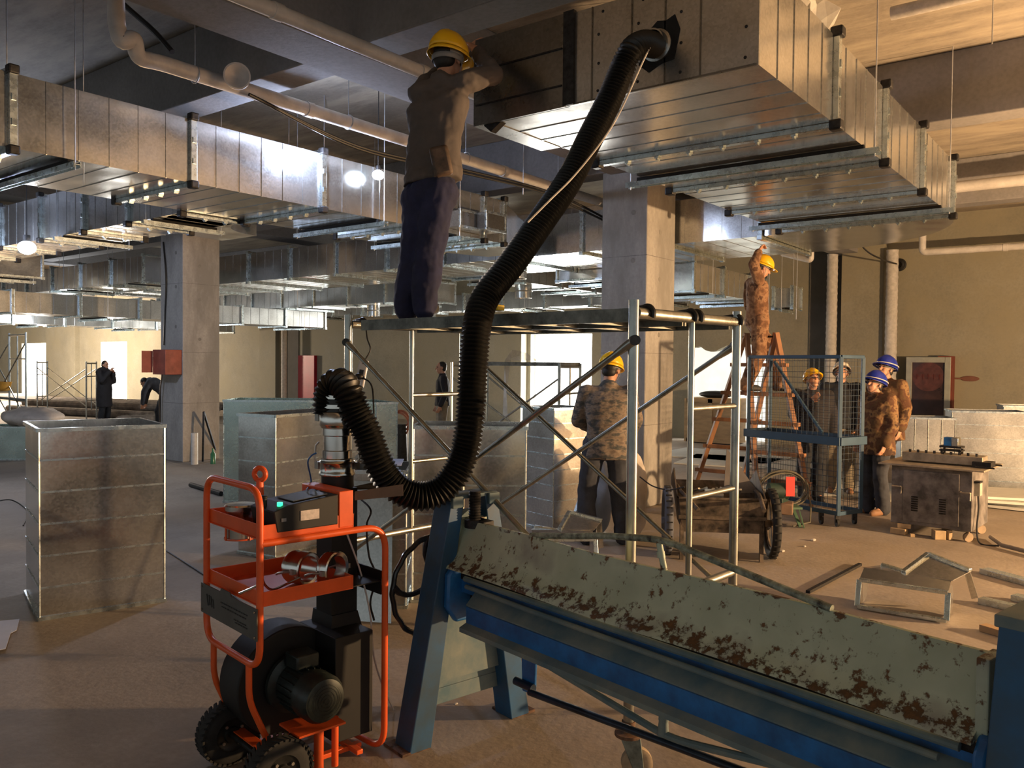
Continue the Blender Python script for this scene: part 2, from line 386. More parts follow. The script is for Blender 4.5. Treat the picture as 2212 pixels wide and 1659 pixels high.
dk.build('side_spigot', M['galv_dark'], BIG, world=True, ang=0)
dd = MB()
for zv in (DZ0+.12, DZ0+.33): dd.bar((XE-.024, 2.70, zv), (XE-.024, 3.34, zv), .012, .008)
dd.bb((XE-.03, 2.62, DZ0), (XE+.0, 2.69, DZ1+.01)); dd.prism([(XE, 3.3, DZ0), (XE, 3.16, DZ0), (XE, 3.24, DZ0-.05)], (.05, 0, 0))
dd.build('joint_strip', M['dark_steel'], BIG, world=True, ang=0)
# elbow and branch
def elbow(t, c, r0, r1, a0, a1, z0, z1, m='galv', n=12):
    mb = MB(); vs = []; 
    for i in range(n+1):
        a = a0+(a1-a0)*i/n; d = V((math.cos(a), math.sin(a), 0)); c = V(c)
        for r, z in ((r0, z0), (r1, z0), (r1, z1), (r0, z1)): p = c+d*r; vs.append((p.x, p.y, z))
    fs = [(i*4+k, i*4+(k+1) % 4, (i+1)*4+(k+1) % 4, (i+1)*4+k) for i in range(n) for k in range(4)] + [(3, 2, 1, 0), (n*4, n*4+1, n*4+2, n*4+3)]
    mb.add(vs, fs)
    return mb.build('elbow', M[m], t, world=True)
elbow(BIG, (8.9, 3.5, 0), .3, 1.95, -math.pi/2, 0, DZ0, DZ1)
duct('wide trunk duct running off behind the bare column toward the far hall', 'Y', [3.54, 4.72, 5.94, 7.16, 8.38, 9.6, 10.82, 12.04, 13.26, 14.5, 15.7, 16.9, 18.1], 9.2, 10.85, DZ0, DZ1, clips=False)
for i, (x, nm) in enumerate([(5.78, 'nearest channel hanger under the big near duct, closest to the hose'), (8.32, 'channel hanger near the elbow end of the big near duct')]):
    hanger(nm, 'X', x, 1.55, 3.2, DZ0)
# --- left duct
LEFT = duct('long galvanised duct at upper left lit by the white lamp', 'X', [.1, 1.1, 2.47, 3.84, 5.20, 6.45, 7.62, 8.0], 6.32, 7.55, DZ0, DZ1)
mb = MB(); a0 = [(8.0, 6.32, DZ0), (8.0, 7.55, DZ0), (8.0, 7.55, DZ1), (8.0, 6.32, DZ1)]; b0 = [(8.9, 6.55, DZ0), (8.9, 7.3, DZ0), (8.9, 7.3, 3.42), (8.9, 6.55, 3.42)]
mb.add(a0+b0, [(0, 1, 5, 4), (1, 2, 6, 5), (2, 3, 7, 6), (3, 0, 4, 7), (4, 5, 6, 7)]); mb.build('reducer', M['galv'], LEFT, world=True, ang=0)
for x, nm in [(2.86, 'nearest hanger under the long upper left duct'), (5.93, 'second hanger under the long upper left duct, below the white lamp'), (7.1, 'third hanger under the long upper left duct, near its reducer')]:
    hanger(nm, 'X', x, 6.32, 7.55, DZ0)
def framebox(c, size, label, door=True):
    t = thing('damper_box', label, 'duct fitting', (c[0], c[1], c[2]-size[2]/2), 0, 'small fittings on the upper left duct')
    MB().box(c, size).build('casing', M['galv'], t, world=True, ang=0, bevel=.004)
    mb = MB(); x, y, z = [q/2 for q in size]
    for s in (-1, 1): mb.box((c[0], c[1]-y, c[2]+s*z), (size[0]+.04, .03, .03)); mb.box((c[0]+s*x, c[1]-y, c[2]), (.03, .03, size[2]))
    mb.build('frame', M['strip'], t, world=True, ang=0, bevel=.004)
    MB().box((c[0], c[1]-y-.002, c[2]), (size[0]-.03, .006, size[2]-.03)).build('cover', M['galv_dark'], t, world=True, ang=0)
p = at_y(1046, 495, 6.12); framebox((p.x, 6.12, 3.26), (.34, .34, .19), 'square open duct stub with silver frame beside the standing worker')
p = at_y(1005, 495, 6.2); framebox((p.x-.05, 6.2, 3.26), (.3, .2, .18), 'bright silver box stub left of the square open duct stub')
p = at_y(1268, 535, 7.2)
# --- duct toward the far left
T3 = duct('bluish duct crossing under the white bulb at far left', 'Y', [7.64, 8.7, 9.7, 10.8, 12.0, 13.3], 4.55, 5.25, DZ0, DZ1)
elbow(T3, (5.9, 7.7, 0), .65, 1.35, math.pi*.5, math.pi, DZ0, DZ1, n=8)
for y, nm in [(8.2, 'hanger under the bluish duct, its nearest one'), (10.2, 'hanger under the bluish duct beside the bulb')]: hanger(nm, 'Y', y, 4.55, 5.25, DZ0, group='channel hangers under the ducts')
# --- field of farther ducts
FAR = [
 ('duct with a film of dust running along the hall just left of the grey column', 'Y', [14.2, 15.4, 16.6, 17.8, 19, 20.2, 21.4, 22.6], 7.7, 8.5, 3.05, 3.5),
 ('narrow duct bridging from the trunk toward the back wall behind the standing worker', 'X', [10.92, 12.0, 13.2, 14.4, 15.1], 9.0, 9.7, 3.12, 3.55),
 ('broad flat duct crossing behind the black hose', 'X', [10.92, 12.0, 13.2, 14.4], 6.4, 7.5, 2.98, 3.4),
 ('far flat duct crossing the hall behind the grey column', 'X', [5.2, 6.4, 7.6, 8.8, 10.0, 11.2, 12.4, 13.6], 16.4, 17.4, 2.50, 2.88),
 ('second far cross duct over the dark coated person', 'X', [6.0, 7.2, 8.4, 9.6, 10.8, 12, 13.2, 14.4], 21.5, 22.4, 2.50, 2.88),
 ('third far cross duct close to the lit wall', 'X', [5, 6.2, 7.4, 8.6, 9.8, 11, 12.2, 13.4, 14.6], 26.4, 27.2, 2.95, 3.35),
 ('farthest cross duct near the bright openings', 'X', [7, 8.5, 10, 11.5, 13, 14.5], 31, 31.8, 2.9, 3.3),
 ('duct line running to the far left parallel with the trunk', 'Y', [12, 13.2, 14.4, 15.6, 16.8, 18, 19.2, 20.4, 21.6, 22.8, 24], 12.6, 13.5, 2.95, 3.35),
 ('low duct hugging the back wall above the red door', 'Y', [7.2, 8.4, 9.6, 10.8, 12, 13.2, 14.4, 15.6, 16.8, 18, 19.2, 20.4, 21.6, 22.8, 24], 15.2, 15.9, 2.92, 3.30),
 ('short duct stub ending in mid air beside the grey column top', 'Y', [24.6, 25.6], 15.6, 16.1, 2.72, 3.02),
 ('duct run beyond the bare column on its right side', 'X', [10.95, 12.0, 13.1, 13.75], 5.2, 6.1, 2.72, 3.12),
 ('small duct dropped low to the right of the bare column', 'Y', [4.78, 5.1], 13.9, 14.3, 2.64, 2.96),
 ('left hall duct behind the white bulb', 'Y', [14.5, 15.7, 16.9, 18.1, 19.3, 20.5], 5.4, 6.1, 3.0, 3.4),
]
SHORT = ['duct beside the grey column', 'narrow bridging duct', 'flat duct behind the hose', 'cross duct behind the grey column', 'second far cross duct', 'third far cross duct', 'farthest cross duct', 'line parallel with the trunk duct', 'low duct hugging the back wall', 'short stub beside the grey column', 'duct right of the bare column', 'small dropped duct right of the bare column', 'left duct behind the white bulb']
for i, (lb, ax, secs, c0, c1, z0, z1) in enumerate(FAR):
    duct(lb, ax, secs, c0, c1, z0, z1, m=('galv', 'galv_dull')[i % 2], clips=False, group='ducts in the far part of the hall')
    for j in range(0, len(secs)-1, 3 if len(secs) > 9 else 2):
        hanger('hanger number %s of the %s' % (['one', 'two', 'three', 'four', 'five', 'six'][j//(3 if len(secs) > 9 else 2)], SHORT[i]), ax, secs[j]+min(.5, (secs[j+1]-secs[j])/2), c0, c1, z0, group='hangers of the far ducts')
# vertical stub drops (round and square) under the far ducts
def collar(p, r, h, label, square=False):
    mb = MB()
    if square: mb.box((p[0], p[1], p[2]-h/2), (2*r, 2*r, h))
    else: mb.lathe(p, (0, 0, -1), [(0, r), (h*.45, r), (h*.5, r*1.06), (h*.55, r), (h, r), (h, r*.9), (0, r*.9)], 24)
    tag(mb.build('duct_collar', M['galv'], ang=35), label, 'duct fitting', 'collars dropping from the ducts')
collar((9.9, 7.6, 3.12), .19, .2, 'round collar under the trunk duct behind the black hose')
collar((12.4, 9.3, 3.12), .16, .25, 'round collar under the narrow bridging duct')
collar((13.1, 14.1, 2.95), .15, .25, 'round collar under the parallel duct line', False)
collar((13.0, 17.2, 2.95), .2, .22, 'square collar under the parallel duct line', True)
collar((9.6, 16.9, 2.98), .16, .2, 'round collar under the far flat cross duct')
# --- pipes
def pipe(label, pts, r, m='pvc', name='water_pipe', joints=True, cat='pipe', seg=14, rr=.12):
    t = thing(name, label, cat, pts[0])
    MB().tube(rounded(pts, rr, 5), r, seg).build('pipe', M[m], t, world=True)
    if joints:
        mb = MB()
        for i in range(len(pts)-1):
            p, q = V(pts[i]), V(pts[i+1]); L = (q-p).length; n = int(L/1.5)
            for k in range(1, n+1):
                c = p+(q-p)*(k/(n+1)); d = (q-p).normalized(); mb.cyl(c-d*.035, c+d*.035, r*1.14, seg=seg)
        if mb.v: mb.build('coupling', M[m], t, world=True)
    return t
P1 = pipe('long white drain pipe slung below the beams at upper left', [at_d(248, -60, 5.75), at_d(252, 55, 5.75), at_d(262, 95, 5.75), at_d(290, 78, 5.8), at_d(296, 125, 5.9), (3.22, 5.72, 3.80), (12.6, 5.72, 3.74)], .057, rr=.06)
c = V((3.75, 5.55, 3.80)); mb = MB(); mb.lathe(c, (-.75, -1, -.1), [(-.12, .05), (0, .055), (.03, .095), (.07, .10), (.07, .088), (.03, .05), (.0, .0)], 24)
mb.build('socket_bowl', M['pvc'], P1, world=True)
pipe('second white pipe running beside the main concrete beam', [(.6, 4.28, 3.80), (8.3, 4.28, 3.76)], .047)
k = MB()
for x in (3.5, 5.0, 6.6, 8.3): k.torus((x, 5.72, 3.79), (1, 0, 0), .062, .005, 16, 6); k.cyl((x, 5.72, 3.85), (x, 5.72, ZS), .004, seg=6)
k.build('pipe_clamp', M['rod'], P1, world=True)
def cable(label, pts, r=.008, m='cable', n=8, name='cable', group=None, cat='cable'):
    o = MB().tube(spline(pts, n), r, 8).build(name, M[m]); return tag(o, label, cat, group)
cable('thick black conduit slanting behind the white drain pipe elbow', [at_d(215, -40, 6.2), at_d(270, 12, 6.2), at_d(330, 65, 6.2), at_d(372, 112, 6.1)], .02)
for k, dy in enumerate((0, 7)):
    cable(['upper strand of the black cable pair sagging under the white drain pipe', 'lower strand of the black cable pair sagging under the white drain pipe'][k],
      [(3.9, 5.62, 3.73), (5.0, 5.60, 3.56-.02*k), (6.3, 5.55, 3.60-.03*k), (7.6, 5.5, 3.62-.03*k), (8.4, 5.45, 3.55-.05*k), (9.6, 5.4, 3.35)], .014, group='black cable pair')
# free-hanging rods from the slab
RODS = [(181, 400, 6.4, 'thin steel rod hanging free before the long upper left duct'), (15, 175, 5.9, 'thin steel rod at the far left top corner'), (862, 180, 7.0, None), (1336, 95, 6.2, None), (498, 160, 6.9, None), (624, 330, 9.6, None), (1655, 95, 5.2, None), (2143, 95, 6.2, None), (700, 350, 9, None), (1130, 420, 9.2, None), (1660, 690, 11.5, None), (1720, 690, 11.5, None)]
for i, (px, py, d, lb) in enumerate(RODS):
    p = at_d(px, py, d)
    if p.z > ZS: p.z = 4.0
    o = MB().cyl((p.x, p.y, p.z), (p.x, p.y, ZS), .0045, seg=6).build('threaded_rod', M['rod'])
    nm = ['before the long upper left duct', 'in the far left top corner', 'above the yellow helmet of the standing worker', 'over the left of the big duct end', 'below the cross marked beam', 'right of the first left duct joint', 'at the corner of the big near duct', 'under the slab at far right', 'left of the white lamp', 'above the reducer end of the left duct', 'left of the pair by the ladder worker', 'right of the pair by the ladder worker'][i]
    tag(o, 'thin steel threaded rod hanging from the slab ' + nm, 'threaded rod', 'free hanging threaded rods')
# lamps
def bulb(p, r, label):
    t = thing('work_light', label, 'lamp', p)
    MB().ell(p, (r, r, r*.8), seg=20, rings=14).build('bulb', M['bulb'], t, world=True)
    MB().cyl((p[0], p[1], p[2]+r*.7), (p[0], p[1], p[2]+r*1.5), r*.4).build('lamp_holder', M['dark_steel'], t, world=True)
    MB().cyl((p[0], p[1], p[2]+r*1.4), (p[0], p[1], ZS), .005, seg=6).build('cord', M['cable'], t, world=True)
p = at_d(58, 535, 10.0); bulb(p, .10, 'glaring white bulb hanging at far left')
p = at_y(817, 378, 6.16); bulb(p, .06, 'glaring white bulb on top edge of the left duct')
# ================================================================ scaffold
M['tube'] = pmat('scaffold_tube', (.40, .41, .38), .30, .9, .18, 14, .1, stretch=(1, 1, .4))
M['tube_dirty'] = pmat('scaffold_deck', (.20, .21, .19), .5, .6, .3, 12, .15)
M['hook'] = pmat('dark_hook', (.05, .05, .05), .45, .6, .3, 20)
M['caster'] = pmat('pale_caster', (.22, .26, .24), .5, .5, .3, 18)
M['caster_wheel'] = pmat('tan_caster_wheel', (.45, .34, .22), .7, 0, .2, 12)
M['rust'] = pmat('rusty_steel', (.16, .09, .055), .8, .3, .4, 20, .3)
sA, sB = V((3.27, .477)), V((4.5, -.89)); e2 = V((.745, .669)); WS = .87
def sp(q, t, z): p = q+e2*t*WS; return fr(p.x, p.y, z)
def lerp2(a, b, t): return a+(b-a)*t
SC = thing('scaffold_tower', 'galvanised rolling scaffold with the worker standing on its deck', 'scaffold', sp(lerp2(sA, sB, .5), .5, 0))
for q, nm in ((sA, 'a'), (sB, 'b')):
    for t in (0, 1):
        MB().cyl(sp(q, t, .19), sp(q, t, 1.905), .0212, seg=20).build('post', M['tube'], SC, world=True)
    MB().cyl(sp(q, .02, 1.855), sp(q, .98, 1.855), .0225, seg=20).build('top_tube', M['tube'], SC, world=True)
    MB().cyl(sp(q, .02, .67), sp(q, .98, .67), .019, seg=16).build('bottom_tube', M['tube'], SC, world=True)
    MB().cyl(sp(q, .52, .67), sp(q, .52, 1.84), .0135, seg=16).build('inner_upright', M['tube'], SC, world=True)
    for z in (1.46, 1.07): MB().cyl(sp(q, .52, z), sp(q, .99, z), .013, seg=14).build('rung', M['tube'], SC, world=True)
    for t in (0, 1):
        c = sp(q, t, 0); cs = MB(); cs.cyl(c+V((0, 0, .185)), c+V((0, 0, .172)), .055, seg=14)
        cs.cyl(c+V((0, 0, .2)), c+V((0, 0, .23)), .027, seg=14)
        cm = cs.build('caster_plate', M['rust'], SC, world=True)
        off = CR*.035+V((0, 0, 0)); ck = MB()
        for s in (-1, 1):
            a = c+CF*.03*s; ck.prism([a+V((0, 0, .172))+CR*-.035, a+V((0, 0, .172))+CR*.045, a+V((0, 0, .05))+CR*.06, a+V((0, 0, .05))+CR*.015], CF*.006)
        ck.build('caster_fork', M['caster'], cm, world=True, bevel=.004)
        wc = c+CR*.035+V((0, 0, .0625)); wl_ = MB().lathe(wc-CF*.02, CF, [(0, 0), (0, .05), (.006, .0625), (.034, .0625), (.04, .05), (.04, 0)], 24); wl_.build('caster_wheel', M['caster_wheel'], cm, world=True)
def brace(q0, t0, z0, q1, t1, z1, off=0.0):
    a, b = sp(q0, t0, z0)+CF*off, sp(q1, t1, z1)+CF*off; d = (b-a).normalized()
    m_ = MB(); m_.tube([a, a+d*.05, a+d*.11, b-d*.11, b-d*.05, b], [.018, .018, .0125, .0125, .018, .018], 12)
    o = m_.build('cross_brace', M['tube'], SC, world=True)
    k = MB()
    for e in (a, b): k.cyl(e-CF*.022, e+CF*.022, .021, seg=14)
    k.build('brace_washer', M['hook'], o, world=True)
brace(sA, 0, 1.745, sB, 0, .60, -.028); brace(sB, 0, 1.755, sA, 0, .545, -.045)
brace(sA, 1, 1.745, sB, 1, .60, .028); brace(sB, 1, 1.755, sA, 1, .545, .045)
for j, (t0, t1) in enumerate(((.04, .50), (.53, .99))):
    a, b, c, d = sp(lerp2(sA, sB, .02), t0, 1.86), sp(lerp2(sA, sB, .96), t0, 1.86), sp(lerp2(sA, sB, .96), t1, 1.86), sp(lerp2(sA, sB, .02), t1, 1.86)
    dk = MB(); dk.prism([a, b, c, d], (0, 0, .012))
    for k in range(1, 7):
        t = t0+(t1-t0)*k/7; dk.bar(sp(lerp2(sA, sB, .03), t, 1.85), sp(lerp2(sA, sB, .95), t, 1.85), .012, .012)
    for p, q in ((a, b), (d, c)): dk.bar(p-V((0, 0, .012)), q-V((0, 0, .012)), .012, .055)
    for k in range(1, 6):
        s = .02+.94*k/6; dk.bar(sp(lerp2(sA, sB, s), t0, 1.835), sp(lerp2(sA, sB, s), t1, 1.835), .02, .02)
    dk.build('deck_plank', M['tube_dirty'], SC, world=True, ang=0)
    for q, sgn in ((sA, 1), (sB, -1)):
        for t in (t0+.07 if j == 0 else t0+.03, t1-.0):
            cen = sp(q, t, 1.855); ax = (sp(q, 0, 0)-sp(lerp2(sA, sB, .5), 0, 0)).normalized()*sgn
            h = MB().tube([cen-ax*.09+V((0, 0, .012)), cen-ax*.06+V((0, 0, .022))]+[cen+ax*(.031*math.sin(a_))+V((0, 0, .031*math.cos(a_))) for a_ in [R(x) for x in range(-30, 121, 15)]], .011, 8)
            h.build('hook', M['hook'], SC, world=True)
# power strip, plug and cable
M['white_plastic'] = pmat('white_plastic', (.62, .58, .56), .45, 0, .05, 4)
ps = thing('power_strip', 'white power strip hanging at left scaffold post with black plug', 'power strip', at_d(782, 835, 4.42))
a, b = at_d(787, 778, 4.42), at_d(775, 837, 4.42); MB().bar(a, b, .05, .03, CF).build('housing', M['white_plastic'], ps, world=True, bevel=.006)
MB().bar(a-CF*.017+(b-a)*.35, a-CF*.017+(b-a)*.52, .022, .004, CF).build('socket', M['cable'], ps, world=True)
MB().cyl(a-CF*.015+(b-a)*.12, a-CF*.018+(b-a)*.12, .004, seg=8).build('switch', M['cable'], ps, world=True)
MB().ell(at_d(776, 813, 4.36), (.024, .024, .018)).cyl(at_d(776, 813, 4.36), at_d(787, 817, 4.36), .012, .008).build('plug', M['cable'], ps, world=True)
MB().tube(spline([at_d(789, 690, 4.5), at_d(793, 730, 4.45), at_d(800, 755, 4.43), at_d(788, 779, 4.42)]), .0045, 6).build('supply_cord', M['cable'], ps, world=True)
cable('black cable dropping from the power strip past the hose to the orange cart', [at_d(785, 817, 4.36), at_d(800, 828, 4.3), at_d(806, 855, 4.25), at_d(807, 930, 4.1), at_d(800, 985, 4.0), at_d(767, 1005, 3.95), at_d(765, 1060, 3.8), at_d(800, 1100, 3.62), at_d(792, 1135, 3.6), at_d(797, 1200, 3.58), at_d(812, 1245, 3.56), at_d(800, 1300, 3.55), at_d(808, 1340, 3.5)], .0045)
M['yellow'] = pmat('yellow_hat', (.80, .55, .02), .38, 0, .05, 6)
cp = thing('tool_pouch', 'small yellow and orange box resting on the deck behind the hose', 'box', at_d(1074, 672, 4.2))
MB().box(at_d(1074, 665, 4.2), (.06, .05, .028)).build('body', M['yellow'], cp, world=True, bevel=.004)
# ================================================================ hose
HP = [(708, 893, 3.56), (708, 866, 3.56), (716, 838, 3.55), (733, 827, 3.53), (752, 846, 3.5), (768, 888, 3.5), (793, 935, 3.5), (817, 1000, 3.5), (850, 1048, 3.52), (893, 1071, 3.54), (940, 1066, 3.56), (980, 1030, 3.58), (1004, 975, 3.6), (1014, 915, 3.6), (1019, 850, 3.62), (1024, 770, 3.65), (1031, 700, 3.68), (1050, 640, 3.74), (1105, 570, 3.82), (1165, 485, 3.92), (1229, 390, 4.03), (1274, 300, 4.12), (1317, 215, 4.18), (1346, 145, 4.2), (1366, 108, 4.2), (1390, 94, 4.26), (1410, 97, 4.36), (1419, 99, 4.43)]
hp = spline([at_d(*q) for q in HP], 12)
def resample(p, step):
    out = [p[0]]; acc = 0
    for a, b in zip(p, p[1:]):
        L = (b-a).length; 
        while acc+L >= step:
            t = (step-acc)/L; a = a+(b-a)*t; out.append(a); L = (b-a).length; acc = 0
        acc += L
    return out
hq = resample(hp, .0046)
M['hose'] = pmat('black_ribbed_hose', (.010, .010, .009), .42, 0, .2, 10, rv=.08)
HOSE = thing('flexible_hose', 'thick black ribbed hose looping from the orange cart up to the big duct', 'hose', hq[0])
MB().tube(hq, [.0665 if i % 4 in (0,) else (.061 if i % 4 in (1, 3) else   .052) for i in range(len(hq))], 22, cap=False).build('ribbed_tube', M['hose'], HOSE, world=True, ang=70)
rp = [at_d(1424, 85, 4.33)]+[at_d(*q) for q in ((1400, 110, 4.2), (1340, 240, 4.1), (1300, 305, 4.03), (1240, 380, 3.95), (1190, 430, 3.87), (1140, 480, 3.8))]
tag(MB().tube(spline(rp, 6), .0045, 6).build('white_rope', pmat('white_cord', (.6, .56, .5), .7)), 'thin white cord stretched tight along the black hose', 'rope')
p = at_x(1420, 99, XE-.01)
MB().lathe(p, (-1, 0, 0), [(0, .085), (.015, .085), (.02, .072), (.07, .07), (.07, .062)], 28).build('hose_collar', M['galv_dull'], BIG, world=True)
cut = MB(); pts = [p+V((0, -.13, .06)), p+V((0, -.10, .14)), p+V((0, -.05, .12)), p+V((0, .0, .13)), p+V((0, .10, .05)), p+V((0, .11, -.08)), p+V((0, .05, -.13)), p+V((0, -.02, -.10)), p+V((0, -.10, -.09))]
cut.prism(pts, (-.003, 0, 0)); cut.build('cut_hole', M['black_fill'], BIG, world=True, ang=0)
# ================================================================ orange cart
M['orange'] = pmat('orange_paint', (.80, .115, .022), .36, 0, .1, 5, rv=.06)
M['black_paint'] = pmat('black_paint', (.007, .007, .007), .62, 0, .3, 8)
M['motor'] = pmat('dark_green_black', (.02, .028, .026), .38, .2, .3, 18)
M['inox'] = pmat('stainless', (.62, .60, .56), .2, 1, .08, 6, rv=.08)
M['cast'] = pmat('cast_aluminium', (.40, .38, .34), .42, .9, .1, 12)
M['rubber'] = pmat('tyre_rubber', (.016, .016, .016), .8, 0, .3, 20)
M['plate'] = pmat('grey_nameplate', (.13, .13, .12), .5, .5, .12, 8)
M['green_led'] = pmat('green_led', (.1, .8, .5), .3, 0, 0, 1, emit=((.03, .9, .35), 2.0), rv=0)
def K(l, w_, z): return fr(3.05+.68*l+.732*w_, -.927+.732*l-.68*w_, z)
KL = (K(1, 0, 0)-K(0, 0, 0)).normalized(); KW = (K(0, 1, 0)-K(0, 0, 0)).normalized()
KR = Matrix((KL, KW, V((0, 0, 1)))).transposed()
CT = thing('trolley', 'orange tubular trolley carrying a black blower, two trays and metal couplings', 'trolley', K(.25, .24, 0))
MB().tube(rounded([K(0, 0, .8), K(0, 0, 1.175), K(0, .48, 1.175), K(0, .48, .505), K(0, 0, .505), K(0, 0, .82)], .09, 8), .0135, 14).build('handle_hoop', M['orange'], CT, world=True)
lo = MB(); lo.tube(rounded([K(0, 0, .972), K(.555, 0, .972), K(.555, 0, .03), K(.53, .48, .03), K(.05, .44, .10)], .10, 8), .0135, 14)
lo.build('side_frame', M['orange'], CT, world=True)
for w_ in (.09, .41): MB().tube(rounded([K(0, w_, .505), K(.0, w_, .36), K(.10, w_, .13), K(.13, w_, .05)], .05, 4), .0125, 12).build('rear_leg', M['orange'], CT, world=True)
fb = MB(); fb.bar(K(.08, .02, .125), K(.08, .46, .125), .05, .03); fb.bar(K(.12, .1, .045), K(.5, .1, .04), .03, .02); fb.bar(K(.12, .38, .045), K(.5, .38, .04), .03, .02); fb.bar(K(.45, .02, .045), K(.45, .46, .045), .03, .02)
fb.build('base_frame', M['orange'], CT, world=True, bevel=.003)
MB().cyl(K(.054, -.07, .125), K(.054, .43, .125), .012).build('axle', M['dark_steel'], CT, world=True)
for w_ in (-.045, .385):
    c = K(.054, w_, .125); t = MB(); t.lathe(c-KW*.038, KW, [(0, .068), (-.0, .09), (.006, .112), (.018, .124), (.038, .127), (.058, .124), (.07, .112), (.076, .09), (.076, .068)], 36)
    ty = t.build('wheel', M['rubber'], CT, world=True)
    tr = MB()
    for k in range(34):
        a = 2*math.pi*k/34; rad = KL*math.cos(a)+V((0, 0, math.sin(a))); tg = KW.cross(rad)
        for s in (-1, 1):
            q = c+rad*.1215+KW*.022*s+tg*(.006*s); tr.box(q, (.034, .014, .009), Matrix((KW*s+tg*.5, tg, rad)).transposed() @ Matrix.Identity(3))
    tr.build('tread', M['rubber'], ty, world=True, ang=0)
    h = MB(); h.lathe(c-KW*.034, KW, [(0, 0), (-.004, .02), (-.004, .03), (.006, .034), (.004, .06), (-.002, .068), (.03, .07), (.04, 0)], 28); h.build('hub', pmat('hub_dark', (.035, .037, .036), .4, .6, .2, 14), ty, world=True)
    h = MB()
    for k in range(4):
        a = math.pi/2*k+.6; q = c-KW*.034+(KL*math.cos(a)+V((0, 0, math.sin(a))))*.046; h.cyl(q, q-KW*.006, .0065, seg=8)
    h.build('bolt', M['cast'], ty, world=True)
def tray(z, l1, name, h=.055):
    t = MB(); t.prism([K(.0, .0, z), K(l1, .0, z), K(l1, .48, z), K(.0, .48, z)], (0, 0, .004))
    for p, q in ((K(.0, .005, z), K(l1, .005, z)), (K(.0, .475, z), K(l1, .475, z)), (K(.012, 0, z), K(.012, .48, z)), (K(l1, 0, z), K(l1, .48, z))): t.bar(p+V((0, 0, h/2)), q+V((0, 0, h/2)), .005, h)
    return t.build(name, M['orange'], CT, world=True, ang=0, bevel=.002)
tray(.985, .40, 'top_tray'); tray(.735, .40, 'lower_tray')
bk = MB(); bk.prism([K(.40, .02, .735), K(.55, .02, .735), K(.55, .46, .735), K(.40, .46, .735)], (0, 0, .005)); bk.bar(K(.55, .02, .73), K(.55, .46, .73), .006, .10); bk.bar(K(.40, .46, .75), K(.55, .46, .75), .006, .06)
bk.build('rear_bracket', M['black_paint'], CT, world=True, ang=0)
npm = MB().prism([K(-.018, -.012, .615), K(-.018, .495, .615), K(-.018, .495, .735), K(-.018, .31, .735), K(-.018, .30, .75), K(-.018, .22, .75), K(-.018, .21, .735), K(-.018, -.012, .735)], KL*.004)
NP = npm.build('nameplate', M['plate'], CT, world=True, ang=0)
fm = pmat('faint_dark_print', (.035, .035, .035), .6)
l_ = MB()
for k, (w0, w1, z, zz) in enumerate([(.42, .435, .655, .70), (.405, .413, .66, .70), (.385, .395, .655, .698), (.365, .377, .655, .69)]): l_.bar(K(-.0195, w0, z), K(-.0195, w1, zz), .006, .002, KL)
for z, w0, w1 in ((.695, .30, .05), (.68, .29, .07), (.655, .18, .07), (.645, .17, .06)):
    n = int((w0-w1)/.022)
    for i in range(n): a = w0-i*.022; l_.bar(K(-.0195, a, z), K(-.0195, a-.015, z), .002, .004)
l_.build('print', fm, NP, world=True, ang=0)
s_ = MB()
for w_ in (.0, .48):
    for z in (.628, .722): s_.cyl(K(-.019, w_, z), K(-.024, w_, z), .004, seg=8)
s_.build('screw', M['inox'], NP, world=True)
# controller box and orange housing
cb = MB(); z0 = 1.0
pr = [K(.07, -.0, 1.005), K(.33, -.0, 1.005), K(.33, -.0, 1.125), K(.12, -.0, 1.105), K(.055, -.0, 1.085)]
cb.prism(pr, KW*.20); CB = cb.build('control_box', M['black_paint'], CT, world=True, ang=0, bevel=.004)
MB().prism([K(.15, .03, 1.111), K(.30, .03, 1.124), K(.30, .16, 1.124), K(.15, .16, 1.111)], (0, 0, .003)).build('display', pmat('grey_display', (.06, .065, .065), .2, 0, .1, 5), CB, world=True, ang=0)
MB().cyl(K(.10, .04, 1.098), K(.10, .04, 1.112), .011).build('green_button', M['green_led'], CB, world=True)
MB().cyl(K(.075, .12, 1.09), K(.075, .12, 1.125), .012).ell(K(.075, .12, 1.125), (.014, .014, .008)).build('selector_knob', M['black_paint'], CB, world=True)
MB().prism([K(.165, -.003, 1.04), K(.245, -.003, 1.04), K(.245, -.003, 1.078), K(.165, -.003, 1.078)], KW*.002).build('white_label', pmat('pinkish_label', (.6, .52, .48), .7, 0, .12, 60), CB, world=True, ang=0)
MB().prism([K(.085, -.003, 1.045), K(.105, -.003, 1.045), K(.105, -.003, 1.058), K(.085, -.003, 1.058)], KW*.002).build('socket', pmat('grey_socket', (.2, .2, .21), .5), CB, world=True, ang=0)
for l in (.1, .3): MB().cyl(K(l, .03, .992), K(l, .03, 1.006), .014).build('foot', M['rubber'], CB, world=True)
oh = MB(); oh.prism([K(.335, .0, .99), K(.40, .0, .99), K(.40, .0, 1.135), K(.335, .0, 1.135)], KW*.30)
oh.build('orange_housing', M['orange'], CT, world=True, bevel=.003)
MB().torus(K(.16, .33, 1.185), CF+CR*.3, .026, .011, 22, 10).cyl(K(.16, .33, 1.10), K(.16, .33, 1.162), .017, .014).build('lifting_eye', M['orange'], CT, world=True)
